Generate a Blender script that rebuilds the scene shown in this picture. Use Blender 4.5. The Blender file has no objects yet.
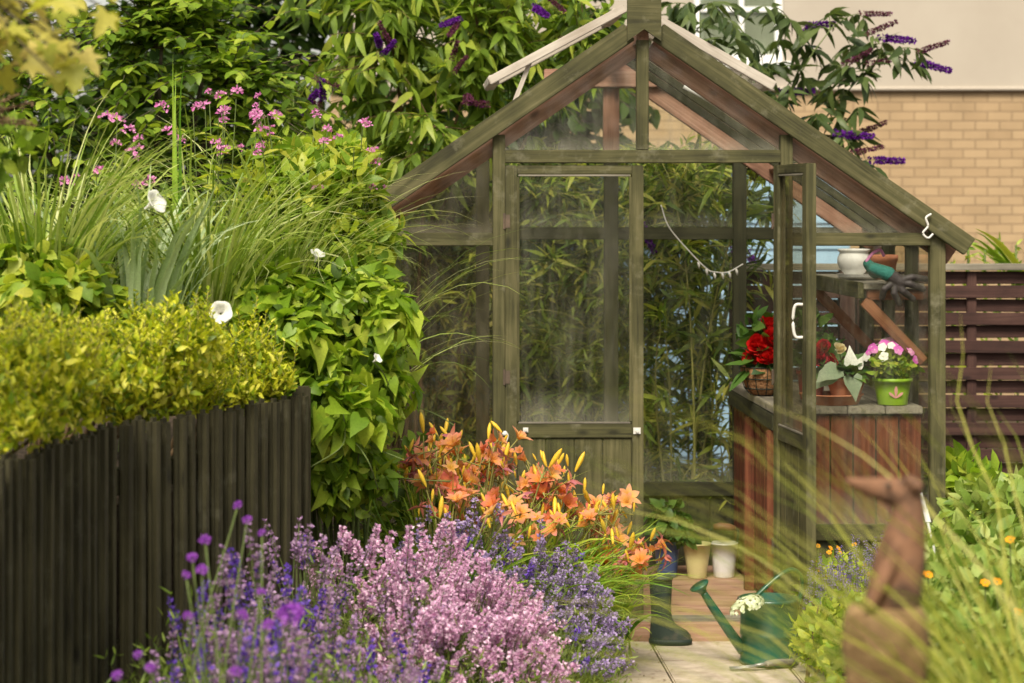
import bpy, bmesh, math
import numpy as np
from mathutils import Vector, Matrix

SC = bpy.context.scene
COL = SC.collection
CAMZ, F0, VX, VY = 1.67, 2340.0, 405.0, 203.0


def P(px, py, Y):
    """the point at distance Y that stands at this place of the photograph"""
    return np.array([(px - VX) * Y / F0, Y, CAMZ - (py - VY) * Y / F0])


def rng_(k):
    return np.random.default_rng(k)


def nrm(a):
    a = np.asarray(a, float)
    return a / np.maximum(np.linalg.norm(a, axis=-1, keepdims=True), 1e-9)


# ------------------------------------------------------------------ materials
def new_mat(name):
    m = bpy.data.materials.new(name)
    m.use_nodes = True
    nt = m.node_tree
    nt.nodes.clear()
    return m, nt


def nd(nt, typ, **kw):
    n = nt.nodes.new(typ)
    for k, v in kw.items():
        if k.startswith('i_'):
            n.inputs[k[2:].replace('_', ' ')].default_value = v
        else:
            setattr(n, k, v)
    return n


def ramp(nt, cols, pos=None, interp='LINEAR'):
    r = nt.nodes.new('ShaderNodeValToRGB')
    r.color_ramp.interpolation = interp
    e = r.color_ramp.elements
    n = len(cols)
    pos = pos or [i / max(1, n - 1) for i in range(n)]
    while len(e) < n:
        e.new(0.5)
    for i in range(n):
        e[i].position = pos[i]
        c = cols[i]
        e[i].color = (c[0], c[1], c[2], 1)
    return r


def leaf_mat(name, cols, trans=0.4, rough=0.45, spec=0.35, tmul=(1.25, 1.3, 0.7), noise=0.25, nscale=9.0, veins=True):
    m, nt = new_mat(name)
    L = nt.links.new
    g = nd(nt, 'ShaderNodeNewGeometry')
    tc = nd(nt, 'ShaderNodeTexCoord')
    no = nd(nt, 'ShaderNodeTexNoise')
    no.inputs['Scale'].default_value = nscale
    no.inputs['Detail'].default_value = 2
    L(tc.outputs['Object'], no.inputs['Vector'])
    # random per leaf plus a slow drift between branches
    a = nd(nt, 'ShaderNodeMath', operation='MULTIPLY_ADD')
    L(no.outputs['Fac'], a.inputs[0])
    a.inputs[1].default_value = noise * 2
    a.inputs[2].default_value = -noise
    b = nd(nt, 'ShaderNodeMath', operation='ADD', use_clamp=True)
    L(g.outputs['Random Per Island'], b.inputs[0])
    L(a.outputs[0], b.inputs[1])
    r = ramp(nt, cols)
    L(b.outputs[0], r.inputs['Fac'])
    p = nd(nt, 'ShaderNodeBsdfPrincipled')
    p.inputs['Roughness'].default_value = rough
    p.inputs['Specular IOR Level'].default_value = spec
    # fine mottling on the blade itself
    n2 = nd(nt, 'ShaderNodeTexNoise')
    n2.inputs['Scale'].default_value = 140
    L(tc.outputs['Object'], n2.inputs['Vector'])
    hs = nd(nt, 'ShaderNodeHueSaturation')
    mr = nd(nt, 'ShaderNodeMapRange')
    mr.inputs['To Min'].default_value = 0.72
    mr.inputs['To Max'].default_value = 1.28
    L(n2.outputs['Fac'], mr.inputs['Value'])
    L(mr.outputs[0], hs.inputs['Value'])
    L(r.outputs[0], hs.inputs['Color'])
    L(hs.outputs[0], p.inputs['Base Color'])
    t = nd(nt, 'ShaderNodeBsdfTranslucent')
    mu = nd(nt, 'ShaderNodeMix', data_type='RGBA', blend_type='MULTIPLY')
    mu.inputs['Factor'].default_value = 1
    L(hs.outputs[0], mu.inputs['A'])
    mu.inputs['B'].default_value = (*tmul, 1)
    L(mu.outputs['Result'], t.inputs['Color'])
    mx = nd(nt, 'ShaderNodeMixShader')
    mx.inputs[0].default_value = trans
    L(p.outputs[0], mx.inputs[1])
    L(t.outputs[0], mx.inputs[2])
    o = nd(nt, 'ShaderNodeOutputMaterial')
    L(mx.outputs[0], o.inputs[0])
    return m


def petal_mat(name, cols, trans=0.35, rough=0.6):
    return leaf_mat(name, cols, trans=trans, rough=rough, spec=0.15, tmul=(1.1, 1.0, 1.05), noise=0.15)


def lily_mat(name, inner, outer):
    """petal that runs from a yellow throat to a coral tip, measured from the flower's own base"""
    m, nt = new_mat(name)
    L = nt.links.new
    tc = nd(nt, 'ShaderNodeTexCoord')
    ln = nd(nt, 'ShaderNodeVectorMath', operation='LENGTH')
    L(tc.outputs['Object'], ln.inputs[0])
    mr = nd(nt, 'ShaderNodeMapRange')
    mr.inputs['From Min'].default_value = 0.03
    mr.inputs['From Max'].default_value = 0.085
    L(ln.outputs['Value'], mr.inputs['Value'])
    r = ramp(nt, [inner, [(a + b) / 2 for a, b in zip(inner, outer)], outer])
    L(mr.outputs[0], r.inputs['Fac'])
    oi = nd(nt, 'ShaderNodeObjectInfo')
    hs = nd(nt, 'ShaderNodeHueSaturation')
    m2 = nd(nt, 'ShaderNodeMapRange')
    m2.inputs['To Min'].default_value = 0.483
    m2.inputs['To Max'].default_value = 0.515
    L(oi.outputs['Random'], m2.inputs['Value'])
    L(m2.outputs[0], hs.inputs['Hue'])
    L(r.outputs[0], hs.inputs['Color'])
    p = nd(nt, 'ShaderNodeBsdfPrincipled')
    p.inputs['Roughness'].default_value = 0.55
    p.inputs['Specular IOR Level'].default_value = 0.2
    L(hs.outputs[0], p.inputs['Base Color'])
    t = nd(nt, 'ShaderNodeBsdfTranslucent')
    L(hs.outputs[0], t.inputs['Color'])
    mx = nd(nt, 'ShaderNodeMixShader')
    mx.inputs[0].default_value = 0.45
    L(p.outputs[0], mx.inputs[1])
    L(t.outputs[0], mx.inputs[2])
    o = nd(nt, 'ShaderNodeOutputMaterial')
    L(mx.outputs[0], o.inputs[0])
    return m


def wood_mat(name, dark, mid, light, rough=0.75, scale=1.0, bump=0.35, worn=None, worn_amt=0.55):
    """stained timber: grain along local X, blotches, end-worn patches"""
    m, nt = new_mat(name)
    L = nt.links.new
    tc = nd(nt, 'ShaderNodeTexCoord')
    oi = nd(nt, 'ShaderNodeObjectInfo')
    off = nd(nt, 'ShaderNodeVectorMath', operation='ADD')
    cx = nd(nt, 'ShaderNodeCombineXYZ')
    mm = nd(nt, 'ShaderNodeMath', operation='MULTIPLY')
    mm.inputs[1].default_value = 37.0
    L(oi.outputs['Random'], mm.inputs[0])
    for i in range(3):
        L(mm.outputs[0], cx.inputs[i])
    L(tc.outputs['Object'], off.inputs[0])
    L(cx.outputs[0], off.inputs[1])
    mp = nd(nt, 'ShaderNodeMapping')
    mp.inputs['Scale'].default_value = (2.2 * scale, 55 * scale, 55 * scale)
    L(off.outputs[0], mp.inputs['Vector'])
    g = nd(nt, 'ShaderNodeTexNoise')
    g.inputs['Scale'].default_value = 1.0
    g.inputs['Detail'].default_value = 5
    g.inputs['Roughness'].default_value = 0.62
    g.inputs['Distortion'].default_value = 0.6
    L(mp.outputs[0], g.inputs['Vector'])
    bl = nd(nt, 'ShaderNodeTexNoise')
    bl.inputs['Scale'].default_value = 5.5 * scale
    bl.inputs['Detail'].default_value = 4
    L(off.outputs[0], bl.inputs['Vector'])
    ad = nd(nt, 'ShaderNodeMath', operation='MULTIPLY_ADD')
    L(bl.outputs['Fac'], ad.inputs[0])
    ad.inputs[1].default_value = 0.75
    ad.inputs[2].default_value = -0.375
    sm = nd(nt, 'ShaderNodeMath', operation='ADD', use_clamp=True)
    L(g.outputs['Fac'], sm.inputs[0])
    L(ad.outputs[0], sm.inputs[1])
    r = ramp(nt, [dark, mid, light], [0.22, 0.5, 0.8])
    L(sm.outputs[0], r.inputs['Fac'])
    col = r.outputs[0]
    if worn:
        wn = nd(nt, 'ShaderNodeTexNoise')
        wn.inputs['Scale'].default_value = 9 * scale
        wn.inputs['Detail'].default_value = 6
        wn.inputs['Roughness'].default_value = 0.7
        L(off.outputs[0], wn.inputs['Vector'])
        wr = nd(nt, 'ShaderNodeMapRange')
        wr.inputs['From Min'].default_value = 0.55
        wr.inputs['From Max'].default_value = 0.72
        wr.inputs['To Max'].default_value = worn_amt
        L(wn.outputs['Fac'], wr.inputs['Value'])
        mx = nd(nt, 'ShaderNodeMix', data_type='RGBA')
        L(wr.outputs[0], mx.inputs['Factor'])
        L(col, mx.inputs['A'])
        mx.inputs['B'].default_value = (*worn, 1)
        col = mx.outputs['Result']
    # knots
    vo = nd(nt, 'ShaderNodeTexVoronoi')
    vo.inputs['Scale'].default_value = 1.0
    mp2 = nd(nt, 'ShaderNodeMapping')
    mp2.inputs['Scale'].default_value = (5, 11, 11)
    L(off.outputs[0], mp2.inputs['Vector'])
    L(mp2.outputs[0], vo.inputs['Vector'])
    kr = nd(nt, 'ShaderNodeMapRange')
    kr.inputs['From Min'].default_value = 0.05
    kr.inputs['From Max'].default_value = 0.16
    kr.inputs['To Min'].default_value = 0.75
    kr.inputs['To Max'].default_value = 0.0
    L(vo.outputs['Distance'], kr.inputs['Value'])
    kx = nd(nt, 'ShaderNodeMix', data_type='RGBA')
    L(kr.outputs[0], kx.inputs['Factor'])
    L(col, kx.inputs['A'])
    kx.inputs['B'].default_value = (dark[0] * .45, dark[1] * .45, dark[2] * .45, 1)
    p = nd(nt, 'ShaderNodeBsdfPrincipled')
    p.inputs['Roughness'].default_value = rough
    p.inputs['Specular IOR Level'].default_value = 0.3
    L(kx.outputs['Result'], p.inputs['Base Color'])
    b = nd(nt, 'ShaderNodeBump')
    b.inputs['Strength'].default_value = bump
    b.inputs['Distance'].default_value = 0.004
    L(sm.outputs[0], b.inputs['Height'])
    L(b.outputs[0], p.inputs['Normal'])
    o = nd(nt, 'ShaderNodeOutputMaterial')
    L(p.outputs[0], o.inputs[0])
    return m


def rough_mat(name, cols, scale=20, rough=0.7, bump=0.2, spec=0.3, detail=6, dist=0.003, metal=0.0, stain=None, coat=0.0):
    m, nt = new_mat(name)
    L = nt.links.new
    tc = nd(nt, 'ShaderNodeTexCoord')
    n = nd(nt, 'ShaderNodeTexNoise')
    n.inputs['Scale'].default_value = scale
    n.inputs['Detail'].default_value = detail
    n.inputs['Roughness'].default_value = 0.6
    L(tc.outputs['Object'], n.inputs['Vector'])
    r = ramp(nt, cols, [0.3 + 0.4 * i / max(1, len(cols) - 1) for i in range(len(cols))])
    L(n.outputs['Fac'], r.inputs['Fac'])
    col = r.outputs[0]
    if stain:
        c, sc, lo, hi, am = stain
        n2 = nd(nt, 'ShaderNodeTexNoise')
        n2.inputs['Scale'].default_value = sc
        n2.inputs['Detail'].default_value = 7
        n2.inputs['Roughness'].default_value = 0.65
        L(tc.outputs['Object'], n2.inputs['Vector'])
        mr = nd(nt, 'ShaderNodeMapRange')
        mr.inputs['From Min'].default_value = lo
        mr.inputs['From Max'].default_value = hi
        mr.inputs['To Max'].default_value = am
        L(n2.outputs['Fac'], mr.inputs['Value'])
        mx = nd(nt, 'ShaderNodeMix', data_type='RGBA')
        L(mr.outputs[0], mx.inputs['Factor'])
        L(col, mx.inputs['A'])
        mx.inputs['B'].default_value = (*c, 1)
        col = mx.outputs['Result']
    p = nd(nt, 'ShaderNodeBsdfPrincipled')
    p.inputs['Roughness'].default_value = rough
    p.inputs['Specular IOR Level'].default_value = spec
    p.inputs['Metallic'].default_value = metal
    p.inputs['Coat Weight'].default_value = coat
    L(col, p.inputs['Base Color'])
    b = nd(nt, 'ShaderNodeBump')
    b.inputs['Strength'].default_value = bump
    b.inputs['Distance'].default_value = dist
    L(n.outputs['Fac'], b.inputs['Height'])
    L(b.outputs[0], p.inputs['Normal'])
    o = nd(nt, 'ShaderNodeOutputMaterial')
    L(p.outputs[0], o.inputs[0])
    return m


def glass_mat(name, tint=(0.93, 0.95, 0.92), dirt=0.10, base_dirt=0.025, dcol=(0.42, 0.40, 0.30)):
    m, nt = new_mat(name)
    L = nt.links.new
    tr = nd(nt, 'ShaderNodeBsdfTransparent')
    tr.inputs['Color'].default_value = (*tint, 1)
    gl = nd(nt, 'ShaderNodeBsdfGlossy')
    gl.inputs['Roughness'].default_value = 0.03
    fr = nd(nt, 'ShaderNodeFresnel')
    fr.inputs['IOR'].default_value = 1.45
    mx = nd(nt, 'ShaderNodeMixShader')
    # the pane is a thin box crossed unbent: only its front face reflects
    ge = nd(nt, 'ShaderNodeNewGeometry')
    iv = nd(nt, 'ShaderNodeMath', operation='SUBTRACT')
    iv.inputs[0].default_value = 1.0
    L(ge.outputs['Backfacing'], iv.inputs[1])
    fm = nd(nt, 'ShaderNodeMath', operation='MULTIPLY')
    L(fr.outputs[0], fm.inputs[0])
    L(iv.outputs[0], fm.inputs[1])
    L(fm.outputs[0], mx.inputs[0])
    L(tr.outputs[0], mx.inputs[1])
    L(gl.outputs[0], mx.inputs[2])
    tc = nd(nt, 'ShaderNodeTexCoord')
    mp = nd(nt, 'ShaderNodeMapping')
    mp.inputs['Scale'].default_value = (9, 9, 2.0)
    L(tc.outputs['Object'], mp.inputs['Vector'])
    n = nd(nt, 'ShaderNodeTexNoise')
    n.inputs['Scale'].default_value = 1.6
    n.inputs['Detail'].default_value = 8
    n.inputs['Roughness'].default_value = 0.7
    L(mp.outputs[0], n.inputs['Vector'])
    n2 = nd(nt, 'ShaderNodeTexNoise')
    n2.inputs['Scale'].default_value = 110
    n2.inputs['Detail'].default_value = 2
    L(tc.outputs['Object'], n2.inputs['Vector'])
    sp = nd(nt, 'ShaderNodeMapRange')
    sp.inputs['From Min'].default_value = 0.66
    sp.inputs['From Max'].default_value = 0.76
    sp.inputs['To Max'].default_value = 0.12
    L(n2.outputs['Fac'], sp.inputs['Value'])
    mr = nd(nt, 'ShaderNodeMapRange')
    mr.inputs['From Min'].default_value = 0.45
    mr.inputs['From Max'].default_value = 0.8
    mr.inputs['To Min'].default_value = base_dirt
    mr.inputs['To Max'].default_value = dirt + base_dirt
    L(n.outputs['Fac'], mr.inputs['Value'])
    ad = nd(nt, 'ShaderNodeMath', operation='ADD')
    L(sp.outputs[0], ad.inputs[0])
    L(mr.outputs[0], ad.inputs[1])
    # silt that has settled along the lower edge of the pane
    sg = nd(nt, 'ShaderNodeSeparateXYZ')
    L(tc.outputs['Generated'], sg.inputs[0])
    me_ = nd(nt, 'ShaderNodeMapRange')
    me_.inputs['From Min'].default_value = 0.0
    me_.inputs['From Max'].default_value = 0.14
    me_.inputs['To Min'].default_value = 0.22
    me_.inputs['To Max'].default_value = 0.0
    L(sg.outputs['Z'], me_.inputs['Value'])
    mm_ = nd(nt, 'ShaderNodeMath', operation='MULTIPLY')
    L(me_.outputs[0], mm_.inputs[0])
    L(n.outputs['Fac'], mm_.inputs[1])
    a2 = nd(nt, 'ShaderNodeMath', operation='ADD', use_clamp=True)
    L(ad.outputs[0], a2.inputs[0])
    L(mm_.outputs[0], a2.inputs[1])
    ad = a2
    df = nd(nt, 'ShaderNodeBsdfDiffuse')
    df.inputs['Color'].default_value = (*dcol, 1)
    m2 = nd(nt, 'ShaderNodeMixShader')
    L(ad.outputs[0], m2.inputs[0])
    L(mx.outputs[0], m2.inputs[1])
    L(df.outputs[0], m2.inputs[2])
    o = nd(nt, 'ShaderNodeOutputMaterial')
    L(m2.outputs[0], o.inputs[0])
    return m


def brick_mat(name):
    m, nt = new_mat(name)
    L = nt.links.new
    tc = nd(nt, 'ShaderNodeTexCoord')
    sx = nd(nt, 'ShaderNodeSeparateXYZ')
    cb = nd(nt, 'ShaderNodeCombineXYZ')
    L(tc.outputs['Object'], sx.inputs[0])
    ax = nd(nt, 'ShaderNodeMath', operation='ADD')
    L(sx.outputs['X'], ax.inputs[0])
    L(sx.outputs['Y'], ax.inputs[1])
    L(ax.outputs[0], cb.inputs[0])
    L(sx.outputs['Z'], cb.inputs[1])
    b = nd(nt, 'ShaderNodeTexBrick')
    b.inputs['Scale'].default_value = 1.0
    b.inputs['Brick Width'].default_value = 0.195
    b.inputs['Row Height'].default_value = 0.075
    b.inputs['Mortar Size'].default_value = 0.006
    b.inputs['Mortar Smooth'].default_value = 0.3
    b.inputs['Color1'].default_value = (0.40, 0.285, 0.165, 1)
    b.inputs['Color2'].default_value = (0.35, 0.245, 0.14, 1)
    b.inputs['Mortar'].default_value = (0.265, 0.185, 0.11, 1)
    L(cb.outputs[0], b.inputs['Vector'])
    n = nd(nt, 'ShaderNodeTexNoise')
    n.inputs['Scale'].default_value = 2.5
    n.inputs['Detail'].default_value = 8
    L(tc.outputs['Object'], n.inputs['Vector'])
    hs = nd(nt, 'ShaderNodeHueSaturation')
    mr = nd(nt, 'ShaderNodeMapRange')
    mr.inputs['To Min'].default_value = 0.7
    mr.inputs['To Max'].default_value = 1.3
    L(n.outputs['Fac'], mr.inputs['Value'])
    L(mr.outputs[0], hs.inputs['Value'])
    L(b.outputs['Color'], hs.inputs['Color'])
    p = nd(nt, 'ShaderNodeBsdfPrincipled')
    p.inputs['Roughness'].default_value = 0.9
    p.inputs['Specular IOR Level'].default_value = 0.15
    L(hs.outputs[0], p.inputs['Base Color'])
    bu = nd(nt, 'ShaderNodeBump', invert=True)
    bu.inputs['Distance'].default_value = 0.008
    bu.inputs['Strength'].default_value = 0.6
    L(b.outputs['Fac'], bu.inputs['Height'])
    L(bu.outputs[0], p.inputs['Normal'])
    o = nd(nt, 'ShaderNodeOutputMaterial')
    L(p.outputs[0], o.inputs[0])
    return m


# ------------------------------------------------------------------ mesh collector
class MB:
    def __init__(self):
        self.V, self.F, self.M, self.n = [], [], [], 0

    def add(self, V, F, mi=0):
        V = np.asarray(V, float).reshape(-1, 3)
        F = np.asarray(F, int)
        self.V.append(V)
        self.F.append(F + self.n)
        self.M.append(np.full(len(F), mi, int))
        self.n += len(V)
        return self

    def box(self, lo, hi, mi=0):
        x0, y0, z0 = lo
        x1, y1, z1 = hi
        V = [(x0, y0, z0), (x1, y0, z0), (x1, y1, z0), (x0, y1, z0), (x0, y0, z1), (x1, y0, z1), (x1, y1, z1), (x0, y1, z1)]
        F = [(3, 2, 1, 0), (4, 5, 6, 7), (0, 1, 5, 4), (1, 2, 6, 5), (2, 3, 7, 6), (3, 0, 4, 7)]
        return self.add(V, F, mi)

    def build(self, name, mats, smooth=True, origin=(0, 0, 0)):
        V = np.concatenate(self.V) - np.asarray(origin, float)
        me = bpy.data.meshes.new(name)
        tot = np.concatenate([np.full(len(f), f.shape[1]) for f in self.F])
        loops = np.concatenate([f.ravel() for f in self.F])
        start = np.concatenate([[0], np.cumsum(tot)[:-1]])
        me.vertices.add(len(V))
        me.vertices.foreach_set('co', V.ravel().astype(np.float32))
        me.loops.add(len(loops))
        me.loops.foreach_set('vertex_index', loops.astype(np.int32))
        me.polygons.add(len(tot))
        me.polygons.foreach_set('loop_start', start.astype(np.int32))
        me.polygons.foreach_set('loop_total', tot.astype(np.int32))
        me.polygons.foreach_set('material_index', np.concatenate(self.M).astype(np.int32))
        me.polygons.foreach_set('use_smooth', np.full(len(tot), bool(smooth)))
        for m in (mats if isinstance(mats, (list, tuple)) else [mats]):
            me.materials.append(m)
        me.update(calc_edges=True)
        me.validate()
        return me


def link(name, me, parent=None, loc=(0, 0, 0)):
    o = bpy.data.objects.new(name, me)
    COL.objects.link(o)
    if parent is not None:
        o.parent = parent
    o.location = loc
    return o


def tag(o, label, cat=None, group=None):
    o['label'] = label
    if cat:
        o['category'] = cat
    if group:
        o['group'] = group
    return o


def thing(name, label, cat, loc=(0, 0, 0), group=None, rz=0.0):
    o = bpy.data.objects.new(name, None)
    o.empty_display_size = 0.1
    COL.objects.link(o)
    o.location = loc
    o.rotation_euler = (0, 0, rz)
    return tag(o, label, cat, group)


def part(name, mb, mats, root, smooth=True):
    """mb is in world coordinates; the part's origin is the root's"""
    W = np.array(root.location)
    if root.parent is not None:
        W = W + np.array(root.parent.location)
    return link(name, mb.build(name, mats, smooth, origin=W), root)


def structure(name, mb, mats, smooth=False):
    o = link(name, mb.build(name, mats, smooth))
    o['kind'] = 'structure'
    return o


# ------------------------------------------------------------------ shapes
def strip(rows):
    """rows of (t centre, t edge, half width): a leaf of 3 vertices a row"""
    V, F = [], []
    for tc, te, w in rows:
        V += [(te, -w), (tc, 0.0), (te, w)]
    for k in range(len(rows) - 1):
        a = 3 * k
        F += [(a, a + 1, a + 4, a + 3), (a + 1, a + 2, a + 5, a + 4)]
    return np.array(V), np.array(F)


T_OVAL = strip([(0, 0, .02), (.2, .17, .36), (.5, .47, .5), (.8, .77, .3), (1, .99, .015)])
T_LANCE = strip([(0, 0, .05), (.22, .22, .42), (.5, .5, .46), (.78, .78, .25), (1, 1, .015)])
T_HEART = strip([(0, -.17, .27), (.07, -.03, .5), (.3, .27, .47), (.65, .62, .23), (1, .99, .01)])
T_ROUND = strip([(0, 0, .08), (.35, .3, .38), (.7, .62, .5), (.93, .84, .36), (1, .97, .1)])
T_PETAL = strip([(0, 0, .12), (.25, .24, .30), (.5, .48, .46), (.72, .69, .5), (.9, .86, .36), (1, .97, .10)])
T_DIA = (np.array([(0, 0), (.5, -.5), (1, 0), (.5, .5)]), np.array([(0, 1, 2, 3)]))
_mp = []
for a, r in [(-2.3, .38), (-1.75, .62), (-1.35, .38), (-1.0, .85), (-.62, .45), (-.35, .72), (0, 1.0), (.35, .72), (.62, .45), (1.0, .85), (1.35, .38), (1.75, .62), (2.3, .38)]:
    _mp.append((r * math.cos(a) * .8 + .2, r * math.sin(a) * .8))
T_MAPLE = (np.array([(.12, 0)] + _mp), np.array([(0, i, i + 1) for i in range(1, 13)]))


def inst(T, base, d, up, L, W, curl=0.15, fold=0.2):
    TV, TF = T
    base = np.atleast_2d(base).astype(float)
    N = len(base)
    d = nrm(np.broadcast_to(d, (N, 3)))
    up = np.broadcast_to(up, (N, 3))
    side = nrm(np.cross(d, up) + 1e-6)
    u = np.cross(side, d)
    L = np.broadcast_to(L, (N,)).astype(float)
    W = np.broadcast_to(W, (N,)).astype(float)
    curl = np.broadcast_to(curl, (N,)).astype(float)
    fold = np.broadcast_to(fold, (N,)).astype(float)
    t, s = TV[:, 0], TV[:, 1]
    V = base[:, None] + d[:, None] * (L[:, None] * t)[..., None] + side[:, None] * (W[:, None] * s)[..., None]
    h = -curl[:, None] * L[:, None] * (t * np.abs(t)) + fold[:, None] * W[:, None] * np.abs(s)
    V = V + u[:, None] * h[..., None]
    k = len(TV)
    F = (TF[None] + (np.arange(N) * k)[:, None, None]).reshape(-1, TF.shape[1])
    return V.reshape(-1, 3), F


def tube(pts, radii, n=6, cap=True):
    pts = np.asarray(pts, float)
    M = len(pts)
    radii = np.broadcast_to(radii, (M,)).astype(float)
    tan = nrm(np.gradient(pts, axis=0))
    ref = np.array([0, 0, 1.0]) if abs(tan[:, 2]).mean() < .8 else np.array([1.0, 0, 0])
    a = nrm(np.cross(tan, ref))
    b = np.cross(tan, a)
    th = np.linspace(0, 2 * np.pi, n, endpoint=False)
    V = pts[:, None] + radii[:, None, None] * (a[:, None] * np.cos(th)[None, :, None] + b[:, None] * np.sin(th)[None, :, None])
    F = []
    i = np.arange(n)
    j = (i + 1) % n
    for k in range(M - 1):
        F.append(np.stack([k * n + i, k * n + j, (k + 1) * n + j, (k + 1) * n + i], 1))
    V = V.reshape(-1, 3)
    F = np.concatenate(F)
    if cap:
        V = np.concatenate([V, pts[:1], pts[-1:]])
        c0, c1 = M * n, M * n + 1
        q = (M - 1) * n
        F = np.concatenate([F, np.stack([j, i, np.full(n, c0), np.full(n, c0)], 1)[:, :4], np.stack([q + i, q + j, np.full(n, c1), np.full(n, c1)], 1)])
        tri = F[-2 * n:, :3]
        return V, F[:-2 * n], tri
    return V, F, None


def add_tube(mb, pts, radii, n=6, mi=0, cap=True):
    V, F, tri = tube(pts, radii, n, cap)
    b = mb.n
    mb.add(V, F, mi)
    if tri is not None and len(tri):
        mb.F.append(tri + b)
        mb.M.append(np.full(len(tri), mi, int))


def lathe(mb, prof, c, n=28, mi=0, sx=1.0, sy=1.0):
    """prof: list of (r, z) ; revolved about the vertical through c"""
    prof = np.asarray(prof, float)
    th = np.linspace(0, 2 * np.pi, n, endpoint=False)
    V = np.stack([c[0] + sx * prof[:, :1] * np.cos(th), c[1] + sy * prof[:, :1] * np.sin(th), c[2] + prof[:, 1:2] + 0 * th], -1).reshape(-1, 3)
    i = np.arange(n)
    j = (i + 1) % n
    F = np.concatenate([np.stack([k * n + i, k * n + j, (k + 1) * n + j, (k + 1) * n + i], 1) for k in range(len(prof) - 1)])
    mb.add(V, F, mi)


def smooth_path(pts, n=12):
    """Catmull-Rom through pts"""
    p = np.asarray(pts, float)
    p = np.concatenate([[2 * p[0] - p[1]], p, [2 * p[-1] - p[-2]]])
    out = []
    for k in range(1, len(p) - 2):
        t = np.linspace(0, 1, n, endpoint=False)[:, None]
        a, b, c, d = p[k - 1], p[k], p[k + 1], p[k + 2]
        out.append(.5 * ((2 * b) + (-a + c) * t + (2 * a - 5 * b + 4 * c - d) * t ** 2 + (-a + 3 * b - 3 * c + d) * t ** 3))
    out.append(p[-2][None])
    return np.concatenate(out)


def beam(name, p0, p1, sy, sz, mat, parent, bev=0.003, yref=(0, 1, 0)):
    """a timber from p0 to p1 as its own object, its length along local X (grain)"""
    p0, p1 = Vector(p0), Vector(p1)
    d = p1 - p0
    L = d.length
    X = d.normalized()
    Yr = Vector(yref)
    if abs(X.dot(Yr)) > .95:
        Yr = Vector((1, 0, 0))
    Z = X.cross(Yr).normalized()
    Y = Z.cross(X)
    bm = bmesh.new()
    bmesh.ops.create_cube(bm, size=1.0)
    for v in bm.verts:
        v.co = Vector((v.co.x * L, v.co.y * sy, v.co.z * sz))
    if bev:
        bmesh.ops.bevel(bm, geom=bm.edges[:], offset=bev, segments=2, affect='EDGES')
    me = bpy.data.meshes.new(name)
    bm.to_mesh(me)
    bm.free()
    me.materials.append(mat)
    o = bpy.data.objects.new(name, me)
    COL.objects.link(o)
    w = np.zeros(3)
    q = parent
    while q is not None:
        w = w + np.array(q.location)
        q = q.parent
    c = (p0 + p1) / 2 - Vector(w)
    M = Matrix((X, Y, Z)).transposed().to_4x4()
    M.translation = c
    if parent is not None:
        o.parent = parent
    o.matrix_local = M
    return o


def prism(name, poly, y0, y1, mat, parent, smooth=False, grain=False):
    """polygon in (x, z) extruded from y0 to y1"""
    n = len(poly)
    V = [(x, y0, z) for x, z in poly] + [(x, y1, z) for x, z in poly]
    bm = bmesh.new()
    vs = [bm.verts.new(v) for v in V]
    bm.faces.new(vs[:n])
    bm.faces.new(vs[n:][::-1])
    for i in range(n):
        j = (i + 1) % n
        bm.faces.new((vs[i], vs[n + i], vs[n + j], vs[j]))
    bmesh.ops.recalc_face_normals(bm, faces=bm.faces[:])
    w = Vector((0, 0, 0))
    q = parent
    while q is not None:
        w = w + Vector(q.location)
        q = q.parent
    c = sum((v.co for v in bm.verts), Vector()) / len(bm.verts)
    for v in bm.verts:
        v.co -= c
    me = bpy.data.meshes.new(name)
    bm.to_mesh(me)
    bm.free()
    me.materials.append(mat)
    o = link(name, me, parent, c - w)
    return o


# ------------------------------------------------------------------ plants
def ell_pts(rng, ells, N, rmin=0.55, keep=None):
    """points in the outer part of a union of ellipsoids, with outward normals"""
    C = np.array([e[0] for e in ells], float)
    R = np.array([e[1] for e in ells], float)
    area = (R[:, 0] * R[:, 1] + R[:, 1] * R[:, 2] + R[:, 0] * R[:, 2])
    out_p, out_n, have = [], [], 0
    while have < N:
        m = int((N - have) * 1.6) + 50
        k = rng.choice(len(C), m, p=area / area.sum())
        u = nrm(rng.normal(size=(m, 3)))
        r = rmin + (1 - rmin) * rng.random(m) ** .7
        p = C[k] + u * R[k] * r[:, None]
        n = nrm(u / R[k])
        inside = np.zeros(m, bool)
        for c, rr in zip(C, R):
            q = (((p - c) / rr) ** 2).sum(1)
            inside |= q < (rmin * .8) ** 2
        ok = ~inside
        if keep is not None:
            ok &= keep(p)
        out_p.append(p[ok])
        out_n.append(n[ok])
        have += ok.sum()
    return np.concatenate(out_p)[:N], np.concatenate(out_n)[:N]


def lumpy(rng, ells, k, size):
    """small lumps spread over the ellipsoids so that the outline is uneven"""
    out = [(c, np.array(r) * .8) for c, r in ells]
    for c, r in ells:
        c, r = np.array(c), np.array(r)
        for _ in range(k):
            u = nrm(rng.normal(size=3))
            u[2] = abs(u[2]) * .8 - .2 if rng.random() < .8 else u[2]
            s = r.mean() * size * rng.uniform(.6, 1.35)
            out.append((c + u * r * rng.uniform(.7, .98), np.array([s, s, s * rng.uniform(.7, 1.1)])))
    return out


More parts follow.
